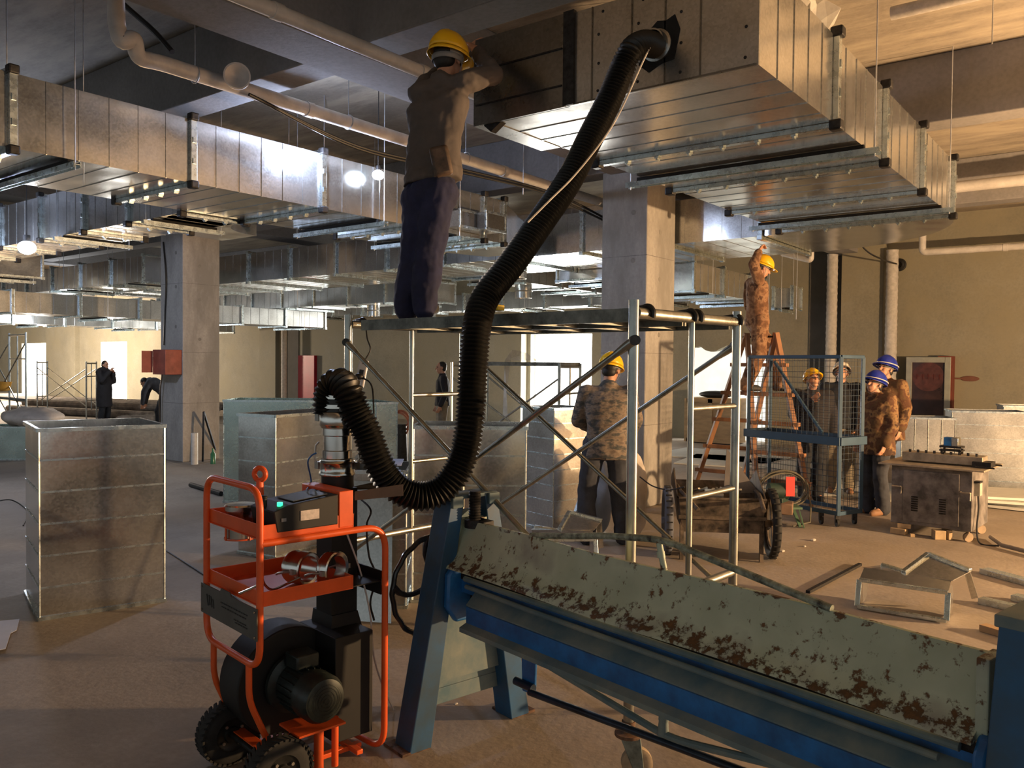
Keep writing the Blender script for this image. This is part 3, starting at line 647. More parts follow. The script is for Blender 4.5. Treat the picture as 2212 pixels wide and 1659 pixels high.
# riser column
cx = (.475, .25)
rc = MB(); rc.box(K(*cx, .80), (.125, .125, .62), KR); rc.prism([K(cx[0]-.1, cx[1]-.1, .44), K(cx[0]+.09, cx[1]-.1, .44), K(cx[0]+.0625, cx[1]-.1+.03, .58), K(cx[0]-.0625, cx[1]-.1+.03, .58)], KW*.16)
rc.cyl(K(*cx, 1.09), K(*cx, 1.165), .068, seg=28)
rc.build('riser_duct', M['black_paint'], CT, world=True)
fit = [(0, .066), (0, .076), (.008, .078), (.014, .074), (.05, .074), (.055, .078), (.062, .072), (.07, .072), (.074, .064), (.105, .064), (.108, .058), (.168, .058), (.172, .064), (.2, .064), (.203, .07), (.208, .07), (.212, .074), (.22, .076), (.268, .076), (.272, .072), (.272, .06)]
fx = K(*cx, 1.165)
MB().lathe(fx, (0, 0, 1), fit, 40).build('steel_coupling', M['inox'], CT, world=True, ang=50)
cl = MB()
for sx in (-1, 1):
    for zb in (0.02, .225):
        q = fx+CR*sx*.082+V((0, 0, zb+.02)); cl.box(q, (.018, .03, .03), KR); cl.tube([q, q+CR*sx*.014+V((0, 0, .03)), q+CR*sx*.010+V((0, 0, .085)), q-CR*sx*.004+V((0, 0, .10))], .0045, 8)
cl.build('cam_lever', M['cast'], CT, world=True)
bd = MB()
for zb in (1.452, 1.492): bd.lathe(V((fx.x, fx.y, zb)), (0, 0, 1), [(0, .0655), (.016, .0655)], 36)
bd.build('hose_band', M['inox'], HOSE, world=True)
MB().cyl(V((fx.x, fx.y, 1.425)), V((fx.x, fx.y, 1.51)), .061, seg=28).build('cuff', M['hose'], HOSE, world=True)
MB().tube(spline([K(.30, .2, 1.12), at_d(672, 1040, 3.55), at_d(665, 1000, 3.5), at_d(672, 985, 3.5), at_d(684, 978, 3.5)]), .0035, 8).build('blue_air_line', pmat('blue_tube', (.03, .12, .35), .4), CT, world=True)
# black rest arm
ra = MB(); ra.prism([at_d(766, 1062, 3.36), at_d(870, 1046, 3.42), at_d(871, 1071, 3.42), at_d(766, 1081, 3.36)], CF*.006)
ra.build('hose_rest', pmat('brown_sheet_edge', (.07, .045, .035), .6, .2), CT, world=True, ang=0)
ra = MB(); ra.prism([at_d(745, 1078, 3.38), at_d(870, 1071, 3.43), at_d(860, 1060, 3.66), at_d(720, 1064, 3.62)], (0, 0, .005)); ra.prism([at_d(700, 1060, 3.66), at_d(832, 1056, 3.72), at_d(862, 1040, 3.72), at_d(832, 1036, 3.72), at_d(760, 1052, 3.68)], CF*.005)
ra.build('hose_rest', M['black_paint'], CT, world=True, ang=0)
# blower volute, motor, box
vc = K(.225, .21, .335); pr = []
for i in range(40):
    a = 2*math.pi*i/40; r_ = .205+.045*(i/40); pr.append(vc+KL*(-r_*math.sin(a))+V((0, 0, -r_*math.cos(a))*1))
bl = MB(); bl.prism(pr, KW*.17); bl.build('blower_housing', M['black_paint'], CT, world=True, bevel=.006)
MB().bb((0, 0, 0), (0, 0, 0)) if False else None
bx = MB(); bx.prism([K(.35, .05, .10), K(.53, .05, .10), K(.53, .05, .53), K(.35, .05, .53)], KW*.30); bx.build('inverter_box', M['black_paint'], CT, world=True, ang=0, bevel=.004)
mc = K(.235, .19, .345)
mt = MB(); mt.lathe(mc, -KW, [(0, .12), (.02, .12), (.03, .09), (.16, .09), (.165, .095), (.235, .095), (.26, .082), (.268, .05), (.268, 0)], 36)
for i in range(22):
    a = 2*math.pi*i/22; rd = KL*math.cos(a)+V((0, 0, math.sin(a))); q = mc-KW*.10+rd*.092; mt.box(q, (.11, .012, .003), Matrix((KW, rd, KW.cross(rd))).transposed())
MT = mt.build('motor', M['motor'], CT, world=True)
MB().box(mc-KW*.08+V((0, 0, .115)), (.10, .10, .06), KR).build('terminal_box', M['motor'], MT, world=True, bevel=.008)
g = MB()
for k in range(5): g.lathe(mc-KW*.2695, -KW, [(0, .012+.013*k), (.002, .012+.013*k)], 24)
g.build('fan_grille', M['dark_steel'], MT, world=True)
mp = MB(); mp.box(K(.22, .0, .238), (.20, .16, .008), KR); mp.build('motor_plate', M['orange'], CT, world=True, ang=0)
for l, w_ in ((.15, .03), (.23, -.03), (.32, .0)): MB().cyl(K(l, w_, .04), K(l, w_, .236), .014 if l != .23 else .019, seg=12).build('motor_stand', M['orange'], CT, world=True)
# things on the cart
can = thing('steel_canister', 'shiny steel canister dropped into the corner of the upper orange tray', 'canister', K(.09, .36, .93))
MB().lathe(K(.09, .36, .93), (0, 0, 1), [(0, 0), (0, .057), (.11, .057), (.112, .063), (.13, .063), (.136, .058), (.138, 0)], 32).build('can', M['inox'], can, world=True)
cr = MB(); cr.lathe(K(.09, .36, .925), (0, 0, 1), [(0, .064), (.006, .064)], 24); cr.build('holder_ring', M['orange'], CT, world=True)
cr = MB()
for a in (0, 1.6, 3.1, 4.7): q = K(.09, .36, .925)+V((math.cos(a), math.sin(a), 0))*.066; cr.bar(q, q+V((0, 0, .065)), .008, .004)
cr.build('holder_strap', M['orange'], CT, world=True)
pg = MB(); pp = [K(.06, .10, 1.045), K(.20, .07, 1.03), K(.25, .22, 1.035), K(.14, .29, 1.05)]
pg.prism(pp, (0, 0, .003)); tag(pg.build('paper_sheet', pmat('white_paper', (.58, .56, .55), .8), bevel=.001), 'white crumpled paper lying in the upper orange tray', 'paper')
pg = MB(); vs = []
for i in range(8):
    for j in range(6): vs.append(K(.15+.025*i, .24+.035*j, 1.0+.03*random.random()))
pg.add(vs, [(i*6+j, i*6+j+1, (i+1)*6+j+1, (i+1)*6+j) for i in range(7) for j in range(5)])
o = pg.build('plastic_bag', pmat('purple_film', (.45, .33, .42), .15, 0, .1, 9, alpha=.55), ang=0); o.modifiers.new('t', 'SOLIDIFY').thickness = .001; tag(o, 'pale purple plastic film in the upper orange tray behind the black controls', 'plastic bag')
def coup(c, ax, r, label, L=.07):
    t = thing('pipe_coupling', label, 'coupling', c, 0, 'couplings on the lower orange tray'); ax = V(ax).normalized()
    MB().lathe(c, ax, [(0, r*.8), (0, r), (.012, r*1.06), (.02, r), (L*.5, r*.98), (L*.55, r*1.08), (L, r*1.08), (L+.004, r), (L, r*.82), (0, r*.8)], 36).build('ring', M['inox'], t, world=True, ang=50)
    k = MB(); s = ax.cross(V((0, 0, 1))).normalized()
    for q in (-1, 1):
        a = V(c)+ax*L*.8+s*q*r*1.1; k.box(a, (.02, .02, .02)); k.tube([a, a-ax*.03+s*q*.02, a-ax*.07+s*q*.01-V((0, 0, .012)), a-ax*.09-V((0, 0, .02))], .005, 8)
    k.build('cam_lever', M['cast'], t, world=True)
coup(K(.25, .22, .81), KL*.3-KW, .064, 'larger steel coupling lying at the back of the lower orange tray', .09)
coup(K(.335, .09, .812), KL*.35-KW, .068, 'steel coupling with open mouth facing front on the lower orange tray', .05)
k = MB().tube(spline([K(-.02, .13, .765), K(.02, .07, .80), K(.03, .05, .83), K(.05, .06, .80), K(.1, .10, .765), K(.18, .15, .76), K(.22, .1, .79)]), .005, 8)
tag(k.build('steel_hook', M['inox']), 'curved chrome hook wire drooping over the lower orange tray edge', 'hook')
cable('thin white hose trailing from the orange cart down to the floor', [at_d(735, 1118, 3.45), at_d(752, 1160, 3.5), at_d(780, 1240, 3.5), at_d(800, 1330, 3.5), at_d(808, 1420, 3.55), at_d(830, 1490, 3.7), at_z(850, 1533, .012)], .004, 'white_plastic')
# ================================================================ folding machine
M['blue'] = pmat('blue_machine_paint', (.014, .15, .44), .42, 0, .2, 9, rv=.1, col2=(.012, .08, .23))
M['blue_dusty'] = pmat('dusty_blue_paint', (.19, .22, .20), .75, 0, .15, 6, col2=(.07, .14, .18), stretch=(1, 1, 1))
m, nt, b = newmat('pale_green_chipped'); L = nt.links; co = coords(nt, (1, 1, 1))
n1 = N(nt, 'ShaderNodeTexNoise', Scale=22.0, Detail=9.0, Roughness=.7); L.new(co, n1.inputs['Vector'])
n2 = N(nt, 'ShaderNodeTexNoise', Scale=3.0, Detail=5.0); L.new(co, n2.inputs['Vector'])
base = ramp(nt, n2.outputs[0], [(.35, (.38, .45, .34)), (.5, (.47, .55, .43)), (.62, (.30, .31, .27))])
tcz = N(nt, 'ShaderNodeTexCoord'); sx = N(nt, 'ShaderNodeSeparateXYZ'); L.new(tcz.outputs['Generated'], sx.inputs[0])
edge = ramp(nt, sx.outputs['Z'], [(0.0, (.12, .12, .12)), (.10, (.30, .30, .30)), (.42, (.05, .05, .05)), (.9, (.04, .04, .04)), (1.0, (.24, .24, .24))])
ad = N(nt, 'ShaderNodeMath', operation='MULTIPLY_ADD'); L.new(edge.outputs[0], ad.inputs[0]); ad.inputs[1].default_value = .5; L.new(n1.outputs[0], ad.inputs[2])
msk = ramp(nt, ad.outputs[0], [(.60, (0, 0, 0)), (.66, (1, 1, 1))])
rc_ = ramp(nt, n1.outputs[0], [(.45, (.03, .02, .012)), (.7, (.16, .075, .025))])
mx = N(nt, 'ShaderNodeMixRGB'); L.new(msk.outputs[0], mx.inputs[0]); L.new(base.outputs[0], mx.inputs[1]); L.new(rc_.outputs[0], mx.inputs[2]); L.new(mx.outputs[0], b.inputs['Base Color'])
b.inputs['Roughness'].default_value = .5; bp = N(nt, 'ShaderNodeBump', Strength=.3, Distance=.004); L.new(msk.outputs[0], bp.inputs['Height']); L.new(bp.outputs[0], b.inputs['Normal']); M['pale'] = m
M['blue_leg'] = pmat('dark_blue_leg', (.012, .075, .18), .5, 0, .3, 5, col2=(.03, .06, .09))
def U(u, v_, z): return fr(3.7-.764*u+.645*v_, -.198+.645*u+.764*v_, z)
UU = (U(1, 0, 0)-U(0, 0, 0)).normalized(); UV = (U(0, 1, 0)-U(0, 0, 0)).normalized()
FM = thing('folding_machine', 'long blue and pale green sheet metal folding machine with chipped paint', 'folding machine', U(1.1, 0, 0))
def up_bar(mb, u0, u1, v0, v1, z0, z1):
    mb.prism([U(u0, v0, z0), U(u0, v1, z0), U(u0, v1, z1), U(u0, v0, z1)], UU*(u1-u0))
def leg(u, nm):
    lg = MB(); s = 1 if u < 1 else -1
    for sv in (-1, 1):   # sloping channel legs
        lg.prism([U(u-.06, sv*.335, 0), U(u-.06, sv*.225, 0), U(u-.06, sv*.055, 1.07), U(u-.06, sv*.125, 1.07)], UU*.12)
    o = lg.build('leg_frame', M['blue_leg'], FM, world=True, ang=0, bevel=.004)
    wb = MB(); wb.prism([U(u, -.27, .25), U(u, .27, .25), U(u, .11, 1.0), U(u, -.11, 1.0)], UU*.01); wb.build('leg_panel', M['blue_dusty'], FM, world=True, ang=0)
    wb = MB(); up_bar(wb, u-.075, u-.02, -.27, .27, .21, .245); up_bar(wb, u-.025, u-.018, -.27, .27, .14, .21); wb.build('cross_bar', M['blue_dusty'], FM, world=True, ang=0, bevel=.003)
    for sv in (-1, 1):
        f = MB(); f.prism([U(u-.09, sv*.37, 0), U(u-.09, sv*.23, 0), U(u+.06, sv*.23, 0), U(u+.06, sv*.37, 0)], (0, 0, .012)); f.build('foot_plate', M['rust'], FM, world=True, ang=0)
leg(.0, 'l'); leg(2.285, 'r')
tp = MB(); up_bar(tp, -.075, .075, -.13, -.07, 1.02, 1.07); up_bar(tp, -.075, .075, .07, .13, 1.02, 1.07); up_bar(tp, -.06, .06, -.13, .13, 1.055, 1.072); tp.build('leg_cap', M['blue_dusty'], FM, world=True, ang=0, bevel=.004)
tp = MB(); up_bar(tp, 2.215, 2.355, -.13, .13, 1.045, 1.075); tp.build('leg_cap', M['blue_dusty'], FM, world=True, ang=0, bevel=.004)
sc_ = MB(); 
for u in (.085,):
    sc_.tube(resample([U(u, -.02, .73), U(u, -.02, 1.09)], .006), [.028 if i % 2 else .024 for i in range(len(resample([U(u, -.02, .73), U(u, -.02, 1.09)], .006)))], 18)
    sc_.cyl(U(u, -.02, .93), U(u, -.02, .965), .045)
sc_.build('screw_spindle', M['dark_steel'], FM, world=True)
cl = MB(); cl.cyl(U(.09, -.02, .70), U(.09, -.02, .79), .05); up_bar(cl, .05, .16, -.03, .03, .91, .965); cl.build('spindle_nut', M['dark_steel'], FM, world=True, bevel=.004)
# clamp beam plate (slanted, pale green), bent lip along the bottom
fl = MB(); n = 24; vs = []
prof = [(-.035, .955), (-.045, .93), (-.085, .83), (-.115, .79), (-.15, .772), (-.155, .762), (-.125, .762), (-.10, .775), (-.07, .82), (-.025, .93), (-.02, .955)]
for i in range(n+1):
    u = .03+2.15*i/n; z_ = .004*math.sin(u*5)
    for v_, z in prof: vs.append(U(u, v_, z+z_))
k = len(prof); fs = [(i*k+j, i*k+(j+1) % k, (i+1)*k+(j+1) % k, (i+1)*k+j) for i in range(n) for j in range(k)] + [tuple(range(k))[::-1], tuple(n*k+j for j in range(k))]
fl.add(vs, fs); fl.build('clamp_plate', M['pale'], FM, world=True, ang=50)
ed = MB(); up_bar(ed, .018, .03, -.10, -.03, .80, .965); up_bar(ed, .03, .07, -.02, .06, .955, .965); ed.build('end_plate', M['pale'], FM, world=True, ang=0)
ed = MB(); up_bar(ed, 2.175, 2.205, -.12, -.02, .76, .96); ed.build('end_plate', M['pale'], FM, world=True, ang=0, bevel=.004)
bw = MB(); bw.tube(rounded([U(.46, -.02, .955), U(.72, -.02, .995), U(.85, -.02, 1.02), U(1.11, -.02, 1.05), U(1.2, -.02, 1.045), U(1.76, -.03, .962)], .2, 6), .012, 10)
bw.build('truss_rod', pmat('worn_green_rod', (.33, .38, .30), .55, .1, .4, 26, col2=(.03, .03, .025)), FM, world=True)
bw = MB(); bw.cyl(U(1.12, -.02, 1.045), U(1.15, -.025, .95), .011); bw.cyl(U(1.128, -.02, 1.01), U(1.134, -.022, .99), .014); bw.build('truss_strut', M['pale'], FM, world=True)
# bed and bending leaf
be = MB(); up_bar(be, .05, 2.23, -.10, .12, .715, .745); be.prism([U(.05, -.06, .715), U(.05, .12, .715), U(.05, .06, .56), U(.05, 0, .56)], UU*2.14); be.build('bed_beam', M['dark_steel'], FM, world=True, ang=0, bevel=.004)
be = MB(); be.tube([U(.14, -.112, .728), U(2.14, -.112, .728)], .012, 10); be.build('hinge_bar', M['blue_dusty'], FM, world=True)
be = MB(); up_bar(be, .05, 2.22, -.095, -.08, .66, .715); be.build('front_web', M['blue'], FM, world=True, ang=0)
lf = MB(); lf.prism([U(.20, -.095, .690), U(.20, -.15, .638), U(.20, -.15, .628), U(.20, -.095, .680)], UU*2.03); lf.build('leaf_top_flange', M['blue_dusty'], FM, world=True, ang=0)
lf = MB(); up_bar(lf, .20, 2.23, -.15, -.14, .56, .632); lf.build('leaf_web', M['blue'], FM, world=True, ang=0)
lf = MB(); lf.prism([U(.20, -.14, .565), U(.20, -.185, .548), U(.20, -.185, .530), U(.20, -.14, .545)], UU*2.03); lf.build('leaf_lower_flange', M['blue_dusty'], FM, world=True, ang=0)
lf = MB(); lf.tube([U(.16, -.12, .70), U(.55, -.135, .70), U(2.1, -.135, .695)], .010, 10); lf.build('stop_rod', M['blue_dusty'], FM, world=True)
for u0 in (.06, 2.185):
    q = MB(); q.prism([U(u0, -.17, .60), U(u0, -.12, .53), U(u0, -.04, .53), U(u0, -.04, .78), U(u0, -.13, .78), U(u0, -.165, .74)], UU*.035); q.build('leaf_bracket', M['blue'], FM, world=True, bevel=.01)
br = MB(); br.tube(rounded([U(.40, -.10, .53), U(1.215, -.10, .431), U(1.3, -.10, .435), U(2.1, -.10, .56)], .12, 6), .013, 10); br.build('leaf_truss_rod', M['blue_dusty'], FM, world=True)
br = MB(); br.cyl(U(1.225, -.11, .545), U(1.215, -.10, .431), .011); br.cyl(U(1.222, -.105, .50), U(1.22, -.104, .48), .017); br.cyl(U(1.22, -.104, .48), U(1.215, -.10, .43), .015, .02); br.build('leaf_strut', M['blue_dusty'], FM, world=True)
hb = MB(); hb.prism([U(.375, .0, .57), U(.475, .0, .57), U(.465, .0, .295), U(.39, .0, .295)], UV*.012); hb.build('hanging_lug', M['blue'], FM, world=True, ang=0, bevel=.003)
hb = MB(); hb.cyl(U(.36, -.01, .33), U(.47, -.01, .33), .017); hb.cyl(U(.46, -.02, .315), U(2.26, -.02, .43), .014); hb.build('foot_rod', pmat('dark_blue_rod', (.012, .03, .06), .35, .2, .3, 8), FM, world=True)
# handwheel
wc = U(-.15, -.06, .63); hw = MB(); rim = []
for i in range(64):
    a = 2*math.pi*i/64; rim.append(wc+(UV*math.cos(a)+V((0, 0, math.sin(a))))*(.232+.003*math.cos(a*16)))
hw.tube(rim, .0125, 10, closed=True)
HWL = hw.build('handwheel', pmat('black_gloss', (.02, .02, .02), .18, 0, .1, 5), FM, world=True)
hs = MB()
for k in range(5):
    a = 2*math.pi*k/5+.5; pts = []
    for j in range(7): t = j/6; r_ = .04+.19*t; aa = a+.25*math.sin(t*math.pi); pts.append(wc+(UV*math.cos(aa)+V((0, 0, math.sin(aa))))*r_+UU*(.02*(1-t)))
    hs.tube(pts, [.022, .017, .013, .012, .012, .014, .018], 8)
hs.cyl(wc-UU*.02, wc+UU*.14, .035, seg=20); hs.build('wheel_spoke', M['dark_steel'], HWL, world=True)
pk = MB(); pk.prism([U(-.09, -.17, .60), U(-.09, -.10, .72), U(-.09, -.04, .74), U(-.09, -.05, .62)], UU*.03); pk.build('pawl', M['blue'], FM, world=True, bevel=.01)
# ================================================================ upright duct sections standing on the floor
def upbox(label, F0, R0, rd, wd, dd, dp, h, bands, m='galv', group='duct sections standing on the floor', vertical=False, z0=0.0):
    rd = V(rd).normalized(); dd = V(dd).normalized()
    def P(a, b, z): q = V((F0, R0))+rd*a+dd*b; return fr(q.x, q.y, z+z0)
    t = thing('duct_section', label, 'duct section', P(wd/2, dp/2, 0), 0, group); th = .006
    mb = MB()
    for (a0, b0, a1, b1) in ((0, 0, wd, th), (0, dp-th, wd, dp), (0, th, th, dp-th), (wd-th, th, wd, dp-th)):
        mb.prism([P(a0, b0, .0), P(a1, b0, .0), P(a1, b1, .0), P(a0, b1, .0)], (0, 0, h))
    mb.build('shell', M[m], t, world=True, ang=0)
    rb = MB()
    if vertical:
        for i in range(1, bands): a = wd*i/bands; rb.bar(P(a, -.002, .02), P(a, -.002, h-.02), .006, .009)
    for i in range(1, bands if not vertical else 0):
        z = h*i/bands
        for p, q in ((P(0, -.002, z), P(wd, -.002, z)), (P(-.002, 0, z), P(-.002, dp, z)), (P(wd+.002, 0, z), P(wd+.002, dp, z))): rb.bar(p, q, .006, .011)
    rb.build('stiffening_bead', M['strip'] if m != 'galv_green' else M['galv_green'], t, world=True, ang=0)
    for z in (.012, h-.012):
        rm = MB()
        for p, q in ((P(-.01, -.008, z), P(wd+.01, -.008, z)), (P(-.008, 0, z), P(-.008, dp, z)), (P(wd+.008, 0, z), P(wd+.008, dp, z)), (P(-.01, dp+.008, z), P(wd+.01, dp+.008, z))): rm.bar(p, q, .016, .024)
        rm.build('rim', M['strip'], t, world=True, ang=0)
    for a, b in ((0, 0), (wd, 0)): MB().bar(P(a, b-.002, 0), P(a, b-.002, h), .008, .008).build('corner_seam', M['strip'], t, world=True, ang=0)
    return P
upbox('tall six band duct section standing alone at the left front', 5.19, -2.966, (.588, .809), .746, (.809, -.588), .75, 1.215, 6)
upbox('duct section with mottled right face standing behind the orange trolley', 6.87, -1.961, (.884, .468), 1.15, (.468, -.884), .42, 1.205, 6)
upbox('duct section tinted with green window light, standing behind the mottled one', 9.6, -3.341, (.02, 1), 1.05, (1, -.02), .6, 1.2, 6, 'galv_green')
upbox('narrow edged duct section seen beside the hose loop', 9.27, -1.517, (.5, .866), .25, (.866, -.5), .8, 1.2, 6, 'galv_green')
upbox('wide duct section standing behind the hose bend, inside the scaffold view', 5.66, -.67, (-.02, 1), .77, (1, .02), .45, 1.22, 6)
upbox('lower duct section behind the trolley with papers lying on it', 5.5, -1.10, (.05, 1), .40, (1, -.05), .5, .93, 4, 'galv_dull')
upbox('duct section lit bright by the daylight door beside the camouflage worker', 8.05, .41, (.6, .8), .5, (.8, -.6), .5, 1.22, 8)
upbox('low duct section with vertical beads behind the grey machine cabinet', 10.8, 5.09, (-.30, 1), .63, (1, .30), .5, 1.0, 4, 'galv_dull', vertical=True)
upbox('long duct section at the right edge with loose tools on its top', 10.9, 5.80, (-.36, 1), .86, (1, .36), .6, 1.085, 6, 'galv_dull')
upbox('duct section cut by the right frame edge', 12.2, 7.25, (-.4, 1), .9, (1, .4), .6, 1.1, 6, 'galv_dull')
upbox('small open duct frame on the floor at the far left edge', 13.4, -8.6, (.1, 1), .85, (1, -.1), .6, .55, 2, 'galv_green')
def flat(label, pts, th, m, name, cat, group=None, bevel=0.0):
    o = MB().prism(pts, (0, 0, th)).build(name, m, ang=0, bevel=bevel); return tag(o, label, cat, group)
wp = pmat('bluish_paper', (.45, .48, .62), .7, 0, .05, 6)
flat('bluish paper sheet lying on the low duct section behind the trolley', [fr(5.55, -.95, .955), fr(5.55, -.74, .955), fr(5.85, -.76, .965), fr(5.85, -.98, .965)], .003, wp, 'paper_sheet', 'paper')
t = thing('plastic_tray', 'clear crumpled plastic bundle lying on the low duct section', 'plastic bundle', fr(5.7, -.9, .96))
mb = MB(); 
for i in range(7): mb.box(fr(5.6+.05*i, -1.05+.05*(i % 4), .975+.006*i), (.16, .05, .02), Matrix.Rotation(i*.9, 3, 'Z') @ Matrix.Rotation(.2*i, 3, 'X'))
mb.build('film', pmat('clear_film', (.5, .55, .55), .15, 0, .1, 9, alpha=.6), t, world=True, ang=0)
# leaning sheets
ls = MB(); ls.prism([fr(5.3, -1.25, 0), fr(5.2, -.75, 0), fr(5.45, -.78, .86), fr(5.5, -1.05, .86)], CF*.004)
tag(ls.build('sheet_metal', M['galv_dull'], ang=0), 'trapezoid offcut of sheet metal leaning on the low duct section', 'sheet metal')
# silver strips bundle by the worker
for i in range(3):
    a = at_z(1224+i*9, 1166+i*2, .0)+V((0, 0, .02))
    o = MB().bar(a, at_d(1262+i*10, 1052, 7.9), .035, .02).build('flange_bar', M['strip'], ang=0)
    tag(o, 'silver flange bar leaning beside the camouflage worker, ' + ['leftmost', 'middle one', 'rightmost'][i] + ' of three', 'metal bar', 'leaning silver flange bars')
# ================================================================ fittings on the floor
def openfit(label, c, rz, w_, h, d, tilt=0):
    t = thing('duct_fitting', label, 'duct fitting', c, rz, 'bent duct fittings on the floor'); X = w_/2
    def flangebar(name, segs):
        m_ = MB()
        for p, q in segs: m_.bar(p, q, .034, .024)
        m_.build(name, M['strip'], t, ang=0, bevel=.003)
    y0 = lambda z: .28*z
    for s in (-1, 1):
        pts = [(0, .015), (y0(h), h)]+[(.10+d*.55*math.cos(a), .015+h*.48+h*.62*math.sin(a)) for a in [R(q) for q in (75, 45, 15, -15, -40, -60)]]
        MB().prism([(s*X, y, max(.008, z)) for y, z in pts], (.005*-s, 0, 0)).build('side_cheek', M['galv'], t, ang=0)
    def panel(name, pts): MB().prism([V(p) for p in pts], (0, 0, .005)).build(name, M['galv'], t, ang=0)
    panel('top_panel', [(-X, y0(h), h), (X, y0(h), h), (X, .20, h+.05), (-X, .20, h+.05)])
    panel('side_flap', [(-X-.01, .20, h+.05), (-.03, .20, h+.05), (.05, .46, h-.02), (-X+.06, .48, h+.02)])
    panel('side_flap', [(-.02, .20, h+.05), (X+.01, .18, h+.05), (X+.10, .30, h+.10), (.10, .44, h+.15)])
    panel('side_flap', [(X+.10, .30, h+.10), (X+.14, .40, .10), (X+.10, .42, .08), (X+.06, .34, h+.08)])
    flangebar('mouth_flange', [((-X, 0, .02), (X, 0, .02)), ((-X, y0(h), h), (X, y0(h), h)), ((-X, 0, .02), (-X, y0(h), h)), ((X, 0, .02), (X, y0(h), h))])
    flangebar('flap_edge', [((-X+.06, .48, h+.03), (.05, .46, h-.01))]); flangebar('flap_edge', [((.10, .44, h+.16), (X+.10, .30, h+.11))])
    flangebar('flap_edge', [((-.02, .20, h+.06), (.10, .44, h+.16))])
    return t
c = (at_z(1855, 1318, 0)+at_z(2040, 1345, 0))/2; c.z = 0
a_, b_ = at_z(1855, 1318, 0), at_z(2060, 1352, 0); dv = b_-a_
openfit('open mouthed bent duct fitting shining on the floor at right, behind the folding machine', c, math.atan2(dv.y, dv.x), dv.length*.95, .19, .42)
c = at_z(1222, 1235, 0); c.z = 0
openfit('bright bent duct fitting on the floor behind the pale green beam', c, math.atan2(CR.y, CR.x)+.1, .50, .24, .34)
for i, (p, q, w_, lb) in enumerate([((2125, 1238), (2260, 1275), .10, 'upper silver strip on the floor at the right edge'), ((2118, 1303), (2235, 1330), .08, 'second silver strip on the floor at the right edge'), ((2190, 1296), (2290, 1320), .09, 'silver strip end touching the right machine leg'), ((2122, 1362), (2250, 1400), .07, 'wooden batten on the floor beside the right machine leg')]):
    a, b = at_z(*p, 0), at_z(*q, 0); o = MB().bar(a+V((0, 0, .022)), b+V((0, 0, .022)), w_, .042).build('metal_strip' if i < 3 else 'wooden_batten', M['strip'] if i < 3 else pmat('batten_wood', (.42, .27, .14), .8), ang=0, bevel=.002); tag(o, lb, 'metal strip' if i < 3 else 'batten')
a, b = at_z(1745, 1282, 0), at_z(1858, 1222, 0); tag(MB().bar(a+V((0, 0, .012)), b+V((0, 0, .012)), .03, .02).build('steel_angle', M['dark_steel'], ang=0), 'dark steel bar lying on the floor left of the right hand fitting', 'steel bar')
a, b = at_z(412, 1052, 0), at_z(478, 1072, 0); tag(MB().cyl(a+V((0, 0, .03)), b+V((0, 0, .03)), .03).build('steel_pipe', M['dark_steel']), 'short dark pipe lying on the floor left of the green tinted duct section', 'pipe')
# film sheets on floor at far left front
for i, pts in enumerate([[(-30, 1345), (42, 1338), (36, 1362), (-30, 1395)], [(-30, 1372), (25, 1362), (12, 1402), (-30, 1410)]]):
    flat(['bluish paper sheet on the floor at the left frame edge', 'second bluish paper sheet overlapping the first at the left frame edge'][i], [at_z(*q, .004+.01*i) for q in pts], .003, wp, 'paper_sheet', 'paper')
# ================================================================ lock forming machine
M['cab'] = pmat('dirty_grey_cabinet', (.17, .155, .145), .7, .1, .35, 7, .1)
M['cab_top'] = pmat('worn_steel_top', (.40, .34, .26), .5, .5, .2, 9)
lr, ld = V((-.66, .75)).normalized(), V((.75, .66)).normalized()
def Lp(a, b, z): q = V((8.22, 3.785))+lr*a+ld*b; return fr(q.x, q.y, z)
LR = Matrix(((Lp(1, 0, 0)-Lp(0, 0, 0)), (Lp(0, 1, 0)-Lp(0, 0, 0)), V((0, 0, 1)))).transposed()
LM = thing('forming_machine', 'grey steel cabinet machine with louvres standing on wood blocks at right', 'machine', Lp(.36, .35, 0))
MB().box(Lp(.36, .33, .39), (.72, .66, .57), LR).build('cabinet', M['cab'], LM, world=True, bevel=.006)
MB().box(Lp(.36, .33, .69), (.94, .80, .018), LR).build('table_plate', M['cab_top'], LM, world=True, bevel=.003)
mb = MB(); mb.box(Lp(.36, -.004, .39), (.50, .008, .50), LR); DR = mb.build('door_panel', M['cab'], LM, world=True, bevel=.003)
lv = MB()
for cx_ in (.22, .47):
    for k in range(7): lv.box(Lp(cx_, -.011, .25+.022*k), (.06, .008, .010), LR @ Matrix.Rotation(.5, 3, 'X'))
lv.build('louvre', M['dark_steel'], DR, world=True, ang=0)
for cx_ in (.045, .655):
    h = MB(); h.tube([Lp(cx_-.03, -.0, .475), Lp(cx_-.03, -.035, .475), Lp(cx_+.05, -.035, .475), Lp(cx_+.05, 0, .475), Lp(cx_+.05, -.02, .40)], .007, 8); h.build('handle', M['cab_top'], LM, world=True)
mb = MB(); mb.box(Lp(.40, .30, .755), (.72, .22, .085), LR); HB = mb.build('roller_head', M['cab_top'], LM, world=True, bevel=.004)
k = MB()
for i in range(9): k.cyl(Lp(.10+.075*i, .24, .79), Lp(.10+.075*i, .24, .825), .012, seg=8)
k.build('bolt', M['dark_steel'], HB, world=True)
k = MB(); k.box(Lp(.45, .38, .83), (.20, .14, .015), LR)
for a in (.37, .53):
    for b2 in (.33, .43): k.box(Lp(a, b2, .815), (.02, .02, .06), LR)
k.box(Lp(.45, .38, .865), (.2, .14, .02), LR); k.build('motor_stand', M['dark_steel'], LM, world=True, bevel=.002)
MB().box(Lp(.42, .38, .915), (.07, .11, .085), LR).build('motor_block', M['blue'], LM, world=True, bevel=.004)
